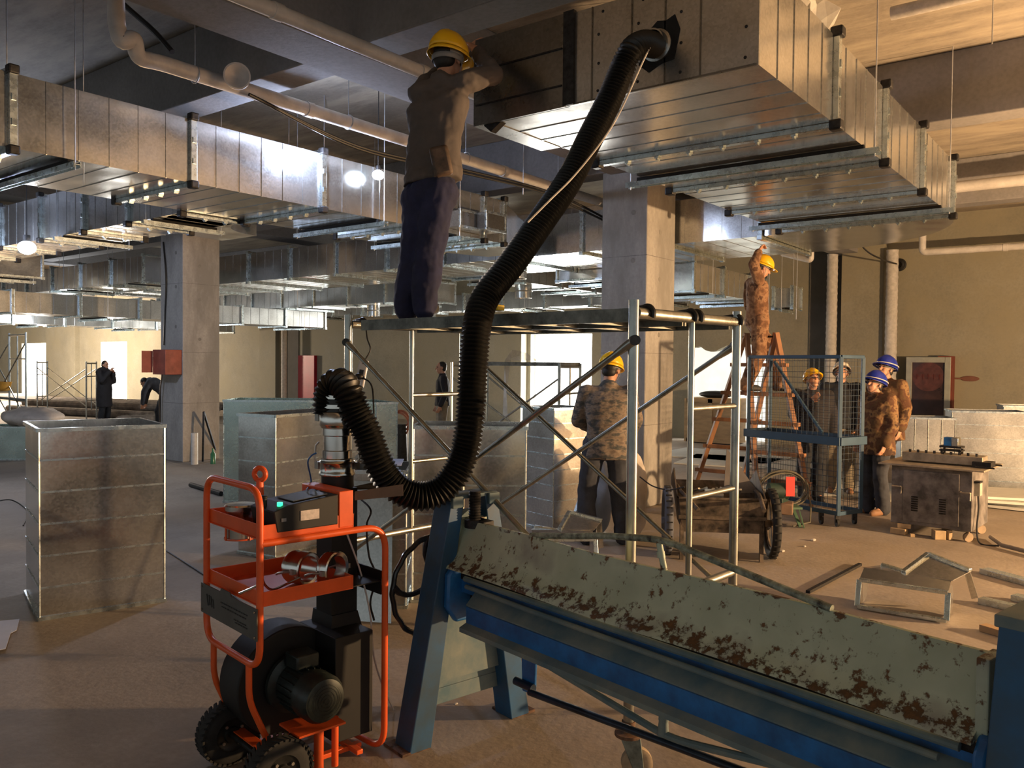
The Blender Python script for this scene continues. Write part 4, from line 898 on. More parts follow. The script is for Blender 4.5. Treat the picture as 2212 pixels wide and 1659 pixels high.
MB().box(Lp(.485, .38, .915), (.06, .11, .085), LR).build('motor_cover', M['galv'], LM, world=True, bevel=.004)
k = MB(); k.box(Lp(.76, .24, .73), (.16, .2, .05), LR); k.cyl(Lp(.72, .1, .71), Lp(.88, .1, .71), .008).cyl(Lp(.72, .42, .71), Lp(.88, .42, .71), .008); k.build('guide', M['dark_steel'], LM, world=True)
k = MB(); k.bb((0, 0, 0), (0, 0, 0)) if False else None
MB().box(Lp(.745, .12, .50), (.05, .09, .12), LR).build('switch_box', pmat('beige_switch', (.42, .40, .33), .5), LM, world=True, bevel=.004)
MB().box(Lp(.745, .10, .572), (.06, .10, .018), LR).build('switch_lever', M['cable'], LM, world=True, bevel=.004)
MB().tube(spline([Lp(.745, .12, .44), Lp(.75, .12, .30), Lp(.755, .05, .12), Lp(.80, .0, .01), Lp(.95, .0, .012)]), .008, 8).build('cord', M['cable'], LM, world=True)
for a, b2 in ((.68, .06), (.68, .58), (.04, .58)):
    q = Lp(a, b2, .045); MB().cyl(q-CF*.014, q+CF*.014, .044, seg=18).cyl(q+V((0, 0, .03)), q+V((0, 0, .065)), .012).build('caster', pmat('tan_rubber', (.30, .22, .14), .7), LM, world=True)
wd = pmat('wood_block', (.46, .33, .19), .8, 0, .15, 10)
for i, (a, b2, z, sx_, sy_, sz_) in enumerate([(.08, -.0, .03, .14, .10, .055), (.12, .03, .083, .12, .08, .045), (.22, -.06, .015, .04, .05, .03), (.44, .0, .045, .10, .10, .085), (.50, .05, .05, .035, .12, .09)]):
    o = MB().box(Lp(a, b2, z), (sx_, sy_, sz_), LR @ Matrix.Rotation(.2*i, 3, 'Z')).build('wood_block', wd, ang=0, bevel=.003)
    tag(o, ['lower left wood block under the grey machine cabinet', 'wood block stacked on the lower left one', 'tiny wood chip in front of the left blocks', 'thick wood block under the middle of the cabinet', 'thin upright wood block beside the thick one'][i], 'wood block', 'wood blocks under the machine cabinet')
o = MB().tube([at_z(2140, 1160, .03), at_z(2165, 1178, .03), at_z(2300, 1212, .03)], .02, 10).build('conduit', pmat('grey_conduit', (.28, .24, .2), .6)); tag(o, 'grey conduit pipe on the floor right of the grey machine cabinet', 'pipe')
# ================================================================ blue mesh cage
M['cage'] = pmat('cage_blue', (.03, .075, .13), .5, .1, .12, 6)
M['cage_wire'] = pmat('cage_wire_dark', (.018, .035, .055), .6, .1, .12, 6)
g0 = V((9.46, 2.706)); g1 = V((8.43, 3.348)); gx = (g1-g0).normalized(); gy = V((-gx.y, gx.x)); gy = gy if gy.x > 0 else -gy; GW = 1.21; GD = .36
def G(a, b, z): q = g0+gx*a+gy*b; return fr(q.x, q.y, z)
CG = thing('mesh_cage', 'tall blue wire mesh cage on casters in front of the watching men', 'cage', G(.6, .17, 0))
for a in (0, GW):
    for b2 in (0, GD): MB().bar(G(a, b2, .125), G(a, b2, 1.75), .035, .035, CF).build('post', M['cage'], CG, world=True, ang=0, bevel=.003)
for z, hh in ((.145, .04), (1.75, .035)):
    mb = MB()
    for p, q in ((G(0, 0, z), G(GW, 0, z)), (G(GW, 0, z), G(GW, GD, z)), (G(GW, GD, z), G(0, GD, z)), (G(0, GD, z), G(0, 0, z))): mb.bar(p, q, .035, hh)
    mb.build('frame_rail', M['cage'], CG, world=True, ang=0, bevel=.003)
mb = MB(); 
for p, q in ((G(-.03, -.03, .885), G(GW+.03, -.03, .885)), (G(GW+.03, -.03, .885), G(GW+.03, GD+.03, .885)), (G(GW+.03, GD+.03, .885), G(-.03, GD+.03, .885)), (G(-.03, GD+.03, .885), G(-.03, -.03, .885))): mb.bar(p, q, .03, .085)
mb.build('middle_rail', M['cage'], CG, world=True, ang=0, bevel=.004)
MB().bar(G(.05, GD, 1.70), G(.72, GD, .93), .025, .025).build('diagonal_brace', M['cage'], CG, world=True, ang=0)
mb = MB()
for a in (.15, GW-.1): mb.prism([G(a-.02, .0, .84), G(a+.10, .0, .84), G(a+.08, .0, .45)], CF*.02)
for nm, pa, pb, L_ in (('wire_mesh', lambda a, z: G(a, .0, z), 0, GW), ('wire_mesh', lambda a, z: G(a, GD, z), 0, GW), ('wire_mesh', lambda a, z: G(GW, a, z), 0, GD), ('wire_mesh', lambda a, z: G(0, a, z), 0, GD)):
    mb = MB(); n = int(L_/.064)
    for i in range(1, n): mb.bar(pa(L_*i/n, .16), pa(L_*i/n, 1.74), .003, .003, CF)
    for k in range(1, 27): z = .16+.0595*k; mb.bar(pa(0, z), pa(L_, z), .003, .003)
    mb.build(nm, M['cage_wire'], CG, world=True, ang=0)
for a, b2 in ((GW-.04, .04), (GW-.04, GD-.04), (.05, .04), (.05, GD-.04), (GW-.22, .02)):
    q = G(a, b2, .045); c = MB(); c.cyl(q-CR*.012, q+CR*.012, .043, seg=18); CM = c.build('caster_wheel', M['rubber'], CG, world=True)
    c = MB(); c.bar(q+V((0, 0, .0)), q+V((0, 0, .085)), .034, .05, CR); c.build('caster_fork', M['dark_steel'], CM, world=True, bevel=.005)
# ================================================================ step ladder
M['ladder'] = pmat('ladder_wood', (.34, .165, .08), .7, 0, .2, 7, .1, stretch=(1, 1, .3))
LD = thing('step_ladder', 'wooden A shaped step ladder under the camouflage worker reaching up', 'ladder', fr(10.1, 2.9))
FEET = {('n', 'l'): (10.4, 2.87), ('n', 'r'): (9.4, 3.42), ('f', 'l'): (10.8, 2.38), ('f', 'r'): (9.8, 2.93)}
TOPS = {'n': (9.9, 3.145, 2.06), 'f': (10.12, 2.86, 2.06)}
def rail_pt(s, e, z): t = z/2.06; f = FEET[(s, e)]; q = TOPS[s]; return fr(f[0]*(1-t)+q[0]*t, f[1]*(1-t)+q[1]*t, z)
for s in 'nf':
    for e in 'lr': MB().bar(rail_pt(s, e, 0.0), rail_pt(s, e, 2.04), .05, .078, CF).build('rail', M['ladder'], LD, world=True, ang=0, bevel=.003)
for e in 'lr':
    for k, z in enumerate((.30, .62, .97, 1.31, 1.66)):
        p, q = rail_pt('n', e, z), rail_pt('f', e, z); d = (q-p).normalized()
        MB().bar(p-d*.06, q+d*.06, .085, .045).build('tread', M['ladder'], LD, world=True, ang=0, bevel=.003)
MB().cyl(fr(9.87, 3.18, 2.0), fr(10.15, 2.82, 2.0), .012).build('hinge_pin', M['dark_steel'], LD, world=True)
cable('thin rope tying the legs of the wooden step ladder', [rail_pt('n', 'l', .6), fr(10.1, 3.0, .45), rail_pt('n', 'r', .6)], .005, 'white_plastic', name='rope', cat='rope')
# ================================================================ wheelbarrow
M['barrow'] = pmat('rusty_barrow', (.13, .10, .075), .75, .2, .45, 9, .2)
bc = at_z(1560, 1180, 0); bc.z = 0; 
q0 = V((bc.dot(CF), bc.dot(CR)))
WBF = 7.0; WBR = (1562-1106)/1790*WBF
def Wb(x, y, z): a = .12; return fr(WBF+y*math.cos(a)+x*math.sin(a)*-1, WBR+x*math.cos(a)+y*math.sin(a), z)
WB = thing('wheelbarrow', 'rusty two wheeled barrow parked behind the scaffold', 'wheelbarrow', Wb(0, 0, 0))
tb = MB(); hx = .36
A = [Wb(-hx*.9, -.05, .24), Wb(hx*.9, -.05, .24), Wb(hx*.9, .55, .24), Wb(-hx*.9, .55, .24)]; B = [Wb(-hx, -.08, .53), Wb(hx, -.08, .53), Wb(hx, .75, .57), Wb(-hx, .75, .57)]
tb.add(A+B, [(3, 2, 1, 0), (0, 1, 5, 4), (1, 2, 6, 5), (2, 3, 7, 6), (3, 0, 4, 7)]); o = tb.build('tub', M['barrow'], WB, world=True, ang=0); s = o.modifiers.new('t', 'SOLIDIFY'); s.thickness = .01
for s in (-1, 1):
    MB().prism([Wb(s*hx, -.08, .53), Wb(s*hx, .0, .53), Wb(s*hx, .45, .72), Wb(s*hx, .75, .59), Wb(s*hx, .75, .53)], CR*.01*s).build('side_board', M['barrow'], WB, world=True, ang=0)
rm = MB(); rm.cyl(Wb(-hx, -.085, .53), Wb(hx, -.085, .53), .012); rm.bar(Wb(-hx, -.085, .37), Wb(hx, -.07, .37), .01, .03); rm.build('rim_bar', M['barrow'], WB, world=True)
rb = MB(); rb.prism([Wb(.06, .30, .53), Wb(.36, .30, .53), Wb(.08, .30, .92)], CF*.01); rb.build('tilted_board', pmat('grey_board', (.2, .18, .17), .7), WB, world=True, ang=0)
for s in (-1, 1):
    MB().tube([Wb(s*.33, .6, .55), Wb(s*.33, .1, .55), Wb(s*.28, -.42, .50)] if s > 0 else [Wb(s*.33, .6, .55), Wb(s*.33, .1, .56), Wb(s*.22, -.30, .47)], .017, 12).build('handle', M['barrow'], WB, world=True)
    MB().bar(Wb(s*.33, -.04, 0), Wb(s*.33, -.04, .53), .03, .03, CF).build('leg', M['barrow'], WB, world=True, ang=0)
    c = Wb(s*.44, .12, .30); ax = (Wb(1, 0, 0)-Wb(0, 0, 0)).normalized()
    w_ = MB(); w_.torus(c, ax, .262, .036, 40, 12); W_ = w_.build('wheel', M['rubber'] if s > 0 else pmat('bluish_tyre', (.09, .10, .13), .8), WB, world=True)
    w_ = MB()
    for i in range(30): a = 2*math.pi*i/30; u_ = ax.orthogonal().normalized(); v_ = ax.cross(u_); rd_ = u_*math.cos(a)+v_*math.sin(a); w_.box(c+rd_*.297, (.05, .012, .008), Matrix((ax, ax.cross(rd_), rd_)).transposed())
    w_.build('tread', M['rubber'], W_, world=True, ang=0)
    w_ = MB(); u_ = ax.orthogonal().normalized(); v_ = ax.cross(u_); w_.torus(c, ax, .215, .014, 30, 6); w_.cyl(c-ax*.05, c+ax*.05, .03)
    for i in range(4): a = math.pi/2*i+.5; w_.bar(c, c+(u_*math.cos(a)+v_*math.sin(a))*.22, .05, .012, ax)
    w_.build('rim', pmat('bluish_rim', (.14, .17, .24), .6, .2) if s < 0 else M['barrow'], W_, world=True)
cl = MB(); cl.box(Wb(-.05, .12, .545), (.3, .14, .03), Matrix.Rotation(.5, 3, 'Z')); cl.box(Wb(.1, .2, .56), (.15, .1, .04), Matrix.Rotation(1.2, 3, 'Z'))
for i in range(8): cl.box(Wb(-.25+.06*i, .1+.05*(i % 3), .57), (.08, .02, .015), Matrix.Rotation(i, 3, 'Z') @ Matrix.Rotation(.4, 3, 'Y'))
tag(cl.build('scrap_metal', M['galv'], ang=0), 'heap of shiny sheet metal scraps in the rusty barrow', 'scrap', kind='stuff')
# --- portable saw / pump with coiled hose
pb = at_z(1690, 1140, 0); 
def Q(x, y, z): return pb+CR*x+CF*y+V((0, 0, z))
PS = thing('cut_off_saw', 'dark green cut off machine with red tag on a low stand beside the cage', 'power tool', Q(0, 0, 0))
mb = MB()
for x in (-.17, .17): mb.bar(Q(x, -.03, .02), Q(x, .25, .20), .03, .02); mb.bar(Q(x*1.3, .0, 0), Q(x, .02, .2), .03, .012)
mb.bar(Q(-.2, .1, .2), Q(.2, .1, .2), .22, .02); mb.build('stand', pmat('green_stand', (.08, .16, .10), .6), PS, world=True, ang=0)
mb = MB(); mb.cyl(Q(-.12, .1, .36), Q(.08, .1, .36), .085, seg=20); mb.box(Q(-.02, .1, .26), (.18, .16, .08)); mb.cyl(Q(.08, .1, .36), Q(.12, .1, .36), .05); PM = mb.build('motor', pmat('dark_green_paint', (.02, .045, .035), .5), PS, world=True, bevel=.006)
mb = MB(); mb.box(Q(.08, .02, .42), (.09, .01, .20), Matrix((CR, CF, V((0, 0, 1)))).transposed()); mb.build('red_tag', pmat('red_tag_paint', (.75, .05, .04), .6), PS, world=True, ang=0)
mb = MB(); mb.box(Q(.05, .02, .20), (.22, .12, .11), Matrix.Rotation(.3, 3, 'Z')); mb.build('wood_pad', pmat('brown_pad', (.22, .14, .09), .8), PS, world=True, bevel=.01)
hc = MB(); pts = []
for i in range(150):
    a = i*.21; rr = .24+.02*math.sin(i*.3); pts.append(Q(.08+rr*math.cos(a)*1.05, .25+.03*math.sin(i*.17), .36+rr*.75*math.sin(a)))
pts += [Q(.36, .2, .2), Q(.30, .05, .05), Q(.1, -.02, .02)]
hc.tube(pts, .009, 7); tag(hc.build('coiled_hose', pmat('olive_hose', (.12, .11, .08), .6)), 'coil of dark hose hanging over the saw beside the cage', 'hose')
# ================================================================ electrical boxes etc.
def wallbox(x0, x1, y0, y1, depth, name, m, label, cat, xw=XW):
    a, b = at_x(x0, y1, xw), at_x(x1, y0, xw); t = thing(name, label, cat, ((xw-depth/2), (a.y+b.y)/2, a.z))
    MB().bb((xw-depth, b.y, a.z), (xw-.002, a.y, b.z)).build('body', m, t, world=True, ang=0, bevel=.004); return t, a, b
M['red_door'] = pmat('red_paint', (.42, .012, .03), .4, 0, .1, 3)
t, a, b = wallbox(650, 685, 768, 862, .12, 'fire_cabinet', M['red_door'], 'red door cabinet on the far wall left of the hose', 'cabinet')
M['panel_in'] = pmat('dark_red_panel', (.045, .022, .02), .3, 0, .3, 3); M['alu'] = pmat('greenish_alu_frame', (.36, .37, .32), .5, .4, .08, 6)
t, a, b = wallbox(1962, 2060, 772, 893, .22, 'hydrant_cabinet', M['panel_in'], 'hydrant cabinet with pale frame and dark red glass on the right wall', 'cabinet')
mb = MB(); fx_ = XW-.23; w8 = .10
for p, q in (((fx_, b.y, a.z), (fx_, b.y+w8, b.z)), ((fx_, a.y-w8, a.z), (fx_, a.y, b.z)), ((fx_, b.y+w8-.01, b.z-w8), (fx_, a.y-w8+.01, b.z))): mb.bb((p[0]-.03, p[1], p[2]), (q[0]+.02, q[1], q[2]))
mb.build('frame', M['alu'], t, world=True, ang=0, bevel=.003)
cy, cz = (a.y+b.y)/2, a.z+(b.z-a.z)*.66
mb = MB(); mb.lathe((fx_+.008, cy, cz), (-1, 0, 0), [(0, .27), (.003, .27), (.003, 0)], 40); mb.build('red_disc', pmat('dull_red_disc', (.08, .026, .026), .5, 0, .25, 8), t, world=True)
mb = MB()
for i in range(5):
    yy_ = cy+.19-.095*i
    mb.bar((fx_, yy_+.03, cz), (fx_, yy_-.03, cz), .004, .01); mb.bar((fx_, yy_, cz-.05), (fx_, yy_, cz+.05), .004, .012, (1, 0, 0)); mb.bar((fx_, yy_+.03, cz+.03), (fx_, yy_-.03, cz+.03), .004, .01)
mb.build('faded_lettering', pmat('faint_red_letters', (.10, .012, .012), .6), t, world=True, ang=0)
mb = MB(); mb.box((fx_-.012, a.y-w8*.5, a.z+.45), (.015, .03, .10)); mb.build('handle', M['inox'], t, world=True, bevel=.004)
mb = MB(); mb.bb((XW-.24, b.y-.025, a.z), (XW-.001, b.y-.0, b.z+.02)); mb.bb((XW-.24, b.y-.0, b.z), (XW-.0, b.y+.22, b.z+.02)); mb.build('red_overspray', pmat('red_brown_primer', (.17, .04, .025), .8), t, world=True, ang=0)
p = at_x(2095, 818, XW-.02); mb = MB(); mb.ell(p, (.015, .16, .05)).tube([p+V((0, .1, 0)), p+V((0, .42, .0))], .014, 8); tag(mb.build('wall_patch', pmat('rust_patch', (.16, .07, .05), .9)), 'torn reddish hole patch on the wall right of the hydrant cabinet', 'wall patch')
# red distribution box on the grey column
cbx = thing('distribution_box', 'red distribution box fixed to the grey column at left', 'electrical box', (7.2, 12.75, 1.6))
d1 = at_x(330, 770, 7.1)
mb = MB(); mb.bb((7.08, 12.42, 1.42), (7.365, 12.80, 1.82)); mb.build('body', pmat('box_red', (.34, .09, .06), .5, 0, .2, 5), cbx, world=True, bevel=.006)
mb = MB(); mb.bb((6.90, 12.80, 1.45), (7.08, 12.81, 1.80)); mb.build('open_door', pmat('box_red_door', (.34, .09, .06), .5), cbx, world=True, ang=0)
mb = MB(); mb.bb((7.15, 12.82, 1.55), (7.36, 12.98, 1.80)); mb.build('meter_box', M['cab'], cbx, world=True, bevel=.004)
cable('black cable running down the grey column to the red box', [(7.35, 12.95, 3.6), (7.34, 12.85, 3.0), (7.35, 12.9, 2.4), (7.34, 12.92, 1.9)], .012)
cable('black cable dangling below the red box beside the grey column', [(7.3, 12.9, 1.42), (7.28, 12.95, 1.0), (7.32, 13.0, .4), (7.3, 13.1, .02)], .012)
mb = MB().cyl(at_z(420, 1003, 0), at_z(420, 1003, 0)+V((0, 0, .50)), .055); tag(mb.build('foil_roll', pmat('white_film_roll', (.55, .56, .54), .4)), 'white roll of film standing at the foot of the grey column', 'roll')
p = at_z(460, 1002, 0); tag(MB().lathe(p, (0, 0, 1), [(0, 0), (0, .04), (.16, .04), (.2, .016), (.25, .016), (.25, 0)], 16).build('bottle', pmat('green_bottle', (.03, .16, .08), .2)), 'green bottle standing beside the grey column', 'bottle')
for a_, b_, lb in (((438, 1000), (440, 905), 'left'), ((470, 990), (440, 905), 'right')):
    q = at_z(*a_, 0); tp_ = at_d(440, 890, 13.4); tag(MB().bar(q+V((0, 0, .02)), tp_, .03, .03).build('steel_angle', M['dark_steel'], ang=0), 'dark steel angle propped against the grey column, %s one' % lb, 'steel angle')
# wrapped risers on the back wall
for k, (px, y1, r_) in enumerate([(1796, 555, .10), (1925, 560, .105), (614, 690, .09)]):
    p = at_x(px, 700, XW-.35); o = thing('riser_pipe', ['white wrapped riser pipe left of the wall pilaster', 'white wrapped riser pipe right of the wall pilaster', 'white wrapped riser pipe beside the red fire cabinet'][k], 'pipe', (p.x, p.y, 0))
    n = 90; mb = MB(); mb.tube([(p.x, p.y, 3.86*i/n) for i in range(n+1)], [r_*(1.0 if i % 3 else 1.06) for i in range(n+1)], 16); mb.build('wrap', M['wrap'], o, world=True)
p0 = at_x(2008, 548, 16.4); pipe('white horizontal pipe with elbow high on the right wall', [(16.4, p0.y+.12, 4.3), (16.4, p0.y+.12, 3.72), (16.4, -4.5, 3.68)], .06, rr=.08)
p0 = at_x(2060, 405, 12.4); pipe('white pipe crossing under the slab at the right edge', [(12.4, p0.y, p0.z), (12.4, -4.5, p0.z)], .075)
pipe('grey conduit under the near slab at upper right', [(6.7, 1.6, 4.3), (6.7, -3.0, 4.3)], .05, m='wrap', rr=.05)
pipe('thin white pipe with elbow behind the ladder worker', [at_d(1690, 548, 15.2), at_d(1740, 560, 14.8), at_d(1752, 562, 14.7), V((at_d(1752, 562, 14.7).x, at_d(1752, 562, 14.7).y, 3.86))], .05, rr=.05)
sd = at_x(2140, 310, 8.9); sd.z = ZS; tag(MB().lathe(sd, (0, 0, -1), [(0, .06), (.03, .06), (.06, .035), (.07, 0)], 20).build('smoke_detector', M['white_plastic']), 'small round white detector on the slab at upper right', 'detector')
p = at_x(1943, 572, 17.12); t = thing('cable_reel', 'black coil of cable hanging from the wall at upper right', 'cable coil', p)
mb = MB(); mb.torus(p, (1, .2, 0), .09, .035, 20, 8); mb.torus(p+V((-.03, 0, 0)), (1, -.2, .1), .07, .03, 20, 8); mb.build('coil', M['cable'], t, world=True)
MB().tube(spline([p, at_d(1905, 560, 14.5), at_d(1870, 540, 14.2), at_d(1840, 500, 14.2)]), .014, 6).build('cord', M['cable'], t, world=True)
# bracket and plastic wrap near top right
p = at_d(2025, 116, 8.5); tag(MB().bar((p.x-.25, p.y+.1, ZS-.03), (p.x+.1, p.y, ZS-.03), .05, .04).build('rod_bracket', M['dark_steel'], ang=0), 'small steel bracket on the slab above the far hanger of the big duct', 'bracket')
pf = MB(); vs = []; random.seed(3)
c0 = V((4.35, 1.7, 3.66))
for i in range(12):
    for j in range(7): vs.append(c0+V((.08*i, .06*j-.15+random.uniform(-.04, .04), .10+.07*math.sin(i*.9+j)*random.random()+random.uniform(0, .05))))
pf.add(vs, [(i*7+j, i*7+j+1, (i+1)*7+j+1, (i+1)*7+j) for i in range(11) for j in range(6)])
o = pf.build('plastic_film', pmat('clear_wrap', (.8, .78, .72), .12, 0, .1, 9, alpha=.45), ang=0); o.modifiers.new('t', 'SOLIDIFY').thickness = .002; tag(o, 'crumpled clear plastic film on top of the big near duct', 'plastic film')
# far wall things: wooden crate cabinet in broken opening
ya, yb = at_x(1500, 860, 16.7).y, at_x(1602, 860, 16.7).y
M['ply'] = pmat('plywood', (.55, .38, .20), .6, 0, .12, 3, stretch=(1, 1, 5))
t = thing('wooden_crate', 'light wooden crate cabinet standing before the broken white opening', 'crate', (16.6, (ya+yb)/2, 0))
MB().bb((16.35, yb, .02), (16.95, ya, .96)).build('body', M['ply'], t, world=True, ang=0, bevel=.005)
mb = MB(); 
for z in (.06, .90): mb.bb((16.32, yb, z-.04), (16.35, ya, z+.04))
for y in (yb, (ya+yb)/2, ya): mb.bb((16.32, y-.05, .02), (16.35, y+.05, .94))
mb.build('batten', M['ply'], t, world=True, ang=0)
yc = (ya+yb)/2; tag(MB().ell((16.6, yc, 1.03), (.14, .38, .08)).build('bag', M['cable']), 'dark bag lying on the wooden crate', 'bag')
for i, (z, dx) in enumerate(((.01, 0), (.045, .06), (.08, -.04), (.115, .05))):
    c = at_z(2190, 1092, 0); o = MB().box((c.x+dx, c.y+dx, z+.015), (.9, 1.5, .03), Matrix.Rotation(.15*i-.1, 3, 'Z')).build('insulation_board', pmat('whitish_board', (.62, .62, .58), .6, 0, .06, 4), ang=0, bevel=.003)
    tag(o, 'whitish insulation board on the floor at right, ' + ['lowest', 'second', 'third', 'topmost'][i] + ' of the stack', 'insulation board', 'insulation boards on the floor')
for i, (px, py) in enumerate(((1560, 985), (1850, 1058), (1620, 1000))):
    c = at_z(px, py, 0); o = MB().box((c.x, c.y, .01), (1.6, 2.2, .02), Matrix.Rotation(.1*i, 3, 'Z')).build('white_board', pmat('chalky_board', (.5, .5, .46), .8, 0, .06, 4), ang=0)
    tag(o, ['chalky board on the floor before the broken opening', 'chalky board on the floor beneath the watching men', 'chalky board on the floor behind the step ladder'][i], 'board')
# white sacks
def sack(c, r_, label, m):
    mb = MB(); mb.ell(V(c)+V((0, 0, r_[2])), r_, seg=22, rings=14)
    o = mb.build('sack', m, ang=180); tx = bpy.data.textures.get('sackn') or bpy.data.textures.new('sackn', 'CLOUDS'); tx.noise_scale = .25
    s = o.modifiers.new('s', 'SUBSURF'); s.levels = 1; s.render_levels = 1; d = o.modifiers.new('d', 'DISPLACE'); d.texture = tx; d.strength = .12; d.texture_coords = 'GLOBAL'; tag(o, label, 'sack'); return o
M['sack'] = pmat('woven_sack', (.56, .50, .44), .8, 0, .1, 6)
sack(fr(7.75, 1.14, 0), (.14, .14, .43), 'upright full white sack beside the camouflage worker', M['sack'])
sack(fr(7.95, .86, 0), (.09, .12, .38), 'bluish white sack glimpsed between the legs of the camouflage worker', pmat('blue_white_sack', (.42, .46, .52), .8, 0, .1, 6))
sack(fr(13.75, -7.95, .53), (.45, .62, .16), 'pale sack slumped on the duct frame at the far left', M['sack'])
# ================================================================ far scaffolds
def farscaf(label, pts, h, group='distant scaffolds', brace2=True):
    """pts: four base points, order around"""
    t = thing('low_scaffold', label, 'scaffold', (pts[0]+pts[2])/2, 0, group)
    for p in pts: MB().cyl(p, p+V((0, 0, h)), .021, seg=8).build('post', M['tube'], t, world=True)
    tb = MB()
    for i, j in ((0, 1), (2, 3)):
        tb.cyl(pts[i]+V((0, 0, h-.05)), pts[j]+V((0, 0, h-.05)), .02, seg=8)
        for z in (h*.35, h*.75): tb.cyl(pts[i]+V((0, 0, z)), pts[j]+V((0, 0, z)), .014, seg=8)
        mid = (pts[i]+pts[j])/2; tb.cyl(mid+V((0, 0, .3)), mid+V((0, 0, h-.05)), .014, seg=8)
    tb.build('end_frame', M['tube'], t, world=True)
    for i, j in ((1, 2), (3, 0)):
        MB().cyl(pts[i]+V((0, 0, h-.2)), pts[j]+V((0, 0, .4)), .013, seg=8).build('cross_brace', M['tube'], t, world=True)
        MB().cyl(pts[j]+V((0, 0, h-.2)), pts[i]+V((0, 0, .4)), .013, seg=8).build('cross_brace', M['tube'], t, world=True)
    return t
def deck(t, pts, z, m='tube_dirty'):
    MB().prism([p+V((0, 0, z)) for p in pts], (0, 0, .05)).build('deck_plank', M[m], t, world=True, ang=0)
d0, d1 = 10.6, 12.0
q = [fr(d0+.9, (1090-1106)/1790*(d0+.9), 0), fr(d0, (975-1106)/1790*d0, 0), fr(d0+.9, (1128-1106)/1790*(d0+.9)+.9, 0), fr(d0+1.6, (1248-1106)/1790*(d0+1.6), 0)]
P4 = [fr(11.0, -.80), fr(11.9, -.35), fr(11.7, .96), fr(10.9, .62)]
t = farscaf('low scaffold with plastic draped over it in front of the daylight door', P4, 1.66); deck(t, P4, 1.62)
mb = MB(); mb.add([fr(11.1, -.1, 1.69), fr(11.4, .35, 1.69), fr(11.6, .2, 1.80), fr(11.2, .0, 1.84), fr(11.05, -.12, .95), fr(11.0, -.05, .9)], [(0, 1, 2), (0, 2, 3), (0, 3, 4), (0, 4, 5)]); o = mb.build('plastic_film', pmat('hanging_film', (.7, .7, .68), .2, 0, .1, 9, alpha=.55), ang=0); tag(o, 'clear plastic film hanging from the low scaffold by the daylight door', 'plastic film')
c1 = fr(22, (186-1106)/1790*22); c2 = fr(22.6, (208-1106)/1790*22.6); c3 = fr(24.6, (102-1106)/1790*24.6); c4 = fr(24, (80-1106)/1790*24)
farscaf('distant braced scaffold beside the dark coated person', [c1, c2, c3, c4], 1.6)
c1 = fr(17, (56-1106)/1790*17); c2 = fr(17.8, (20-1106)/1790*17.8); c3 = fr(19.2, (-70-1106)/1790*19.2); c4 = fr(18.4, (-30-1106)/1790*18.4)
t = farscaf('distant two level scaffold at the far left edge', [c1, c2, c3, c4], 2.2); deck(t, [c1, c2, c3, c4], .78)
tag(MB().lathe(at_d(3, 845, 17.6), (0, 0, 1), [(0, .10), (.02, .16), (.2, .2)], 16).build('bucket', pmat('orange_bucket', (.7, .35, .05), .5)), 'orange bucket on the distant scaffold at the far left edge', 'bucket')
# low stacks of timber / pipes at far left
random.seed(11)
M['timber'] = pmat('grey_timber', (.20, .165, .135), .85, 0, .3, 5)
LBS = []
for i in range(9):
    a = fr(25.5+.5*(i % 5), -15.5+.1*i, .12+.2*(i//5)); b = fr(22.6+.5*(i % 5), -9.4+.15*i, .12+.2*(i//5))
    o = MB().cyl(a, b, .115, seg=10).build('pipe_bundle', M['timber']); nm = ['nearest', 'second', 'third', 'fourth', 'farthest', 'upper nearest', 'upper second', 'upper third', 'upper farthest'][i]
    tag(o, 'long dusty wrapped pipe lying on the floor at far left, %s of the stack' % nm, 'pipe', 'dusty pipes stacked at far left')
for i in range(6):
    c = fr(21.2+.15*i, -9.9+.22*i, .10); tag(MB().ell(c, (.28, .24, .14)).build('rubble_heap', M['timber'], ang=180), 'dark debris lump behind the coated person, %s from the left' % ['first', 'second', 'third', 'fourth', 'fifth', 'sixth'][i], 'debris', 'debris lumps at far left')
# small litter near the cage and scaffold foot
for i, (px, py, s) in enumerate([(1757, 1166, .035), (1738, 1180, .02), (1664, 1196, .045), (1690, 1190, .03), (2150, 1460, .02), (985, 1520, .012)]):
    c = at_z(px, py, s*.3); tag(MB().ell(c, (s, s*.7, s*.35), seg=7, rings=5).build('litter_scrap', pmat('pale_litter', (.6, .56, .5), .8), ang=0), 'tiny pale scrap on the floor ' + ['in front of the cage', 'left of the scrap by the cage', 'beside the barrow wheel', 'right of the barrow wheel', 'near the right machine leg', 'between trolley and machine legs'][i], 'litter', 'small floor litter')
cable('black cable lying across the floor between the near duct sections', [at_z(360, 1190, .008), at_z(420, 1228, .008), at_z(470, 1262, .008), at_z(560, 1330, .008)], .006)
cable('black cable curving over the floor at the left edge', [at_z(-20, 1085, .008), at_z(25, 1080, .008), at_z(60, 1105, .008), at_z(50, 1135, .008)], .006)
cable('thin black cable drooping between barrow and white sack', [at_d(1382, 1030, 7.3), at_d(1410, 1050, 7.2), at_d(1445, 1058, 7.1), at_d(1478, 1052, 7.0)], .006)
p = at_d(865, 905, 12.5); t = thing('cable_bundle', 'orange and white cable bundle hanging behind the hose loop', 'cable', p); mb = MB()
for k in range(3): mb.torus(p+V((0, .03*k, -.05*k)), CF+CR*.2*k, .13+.03*k, .012, 24, 6)
MB().cyl((p.x, p.y, 0), (p.x, p.y, p.z-.08), .12, .09).build('drum_stand', M['dark_steel'], t, world=True); mb.build('loop', pmat('orange_cable', (.5, .16, .08), .5), t, world=True)
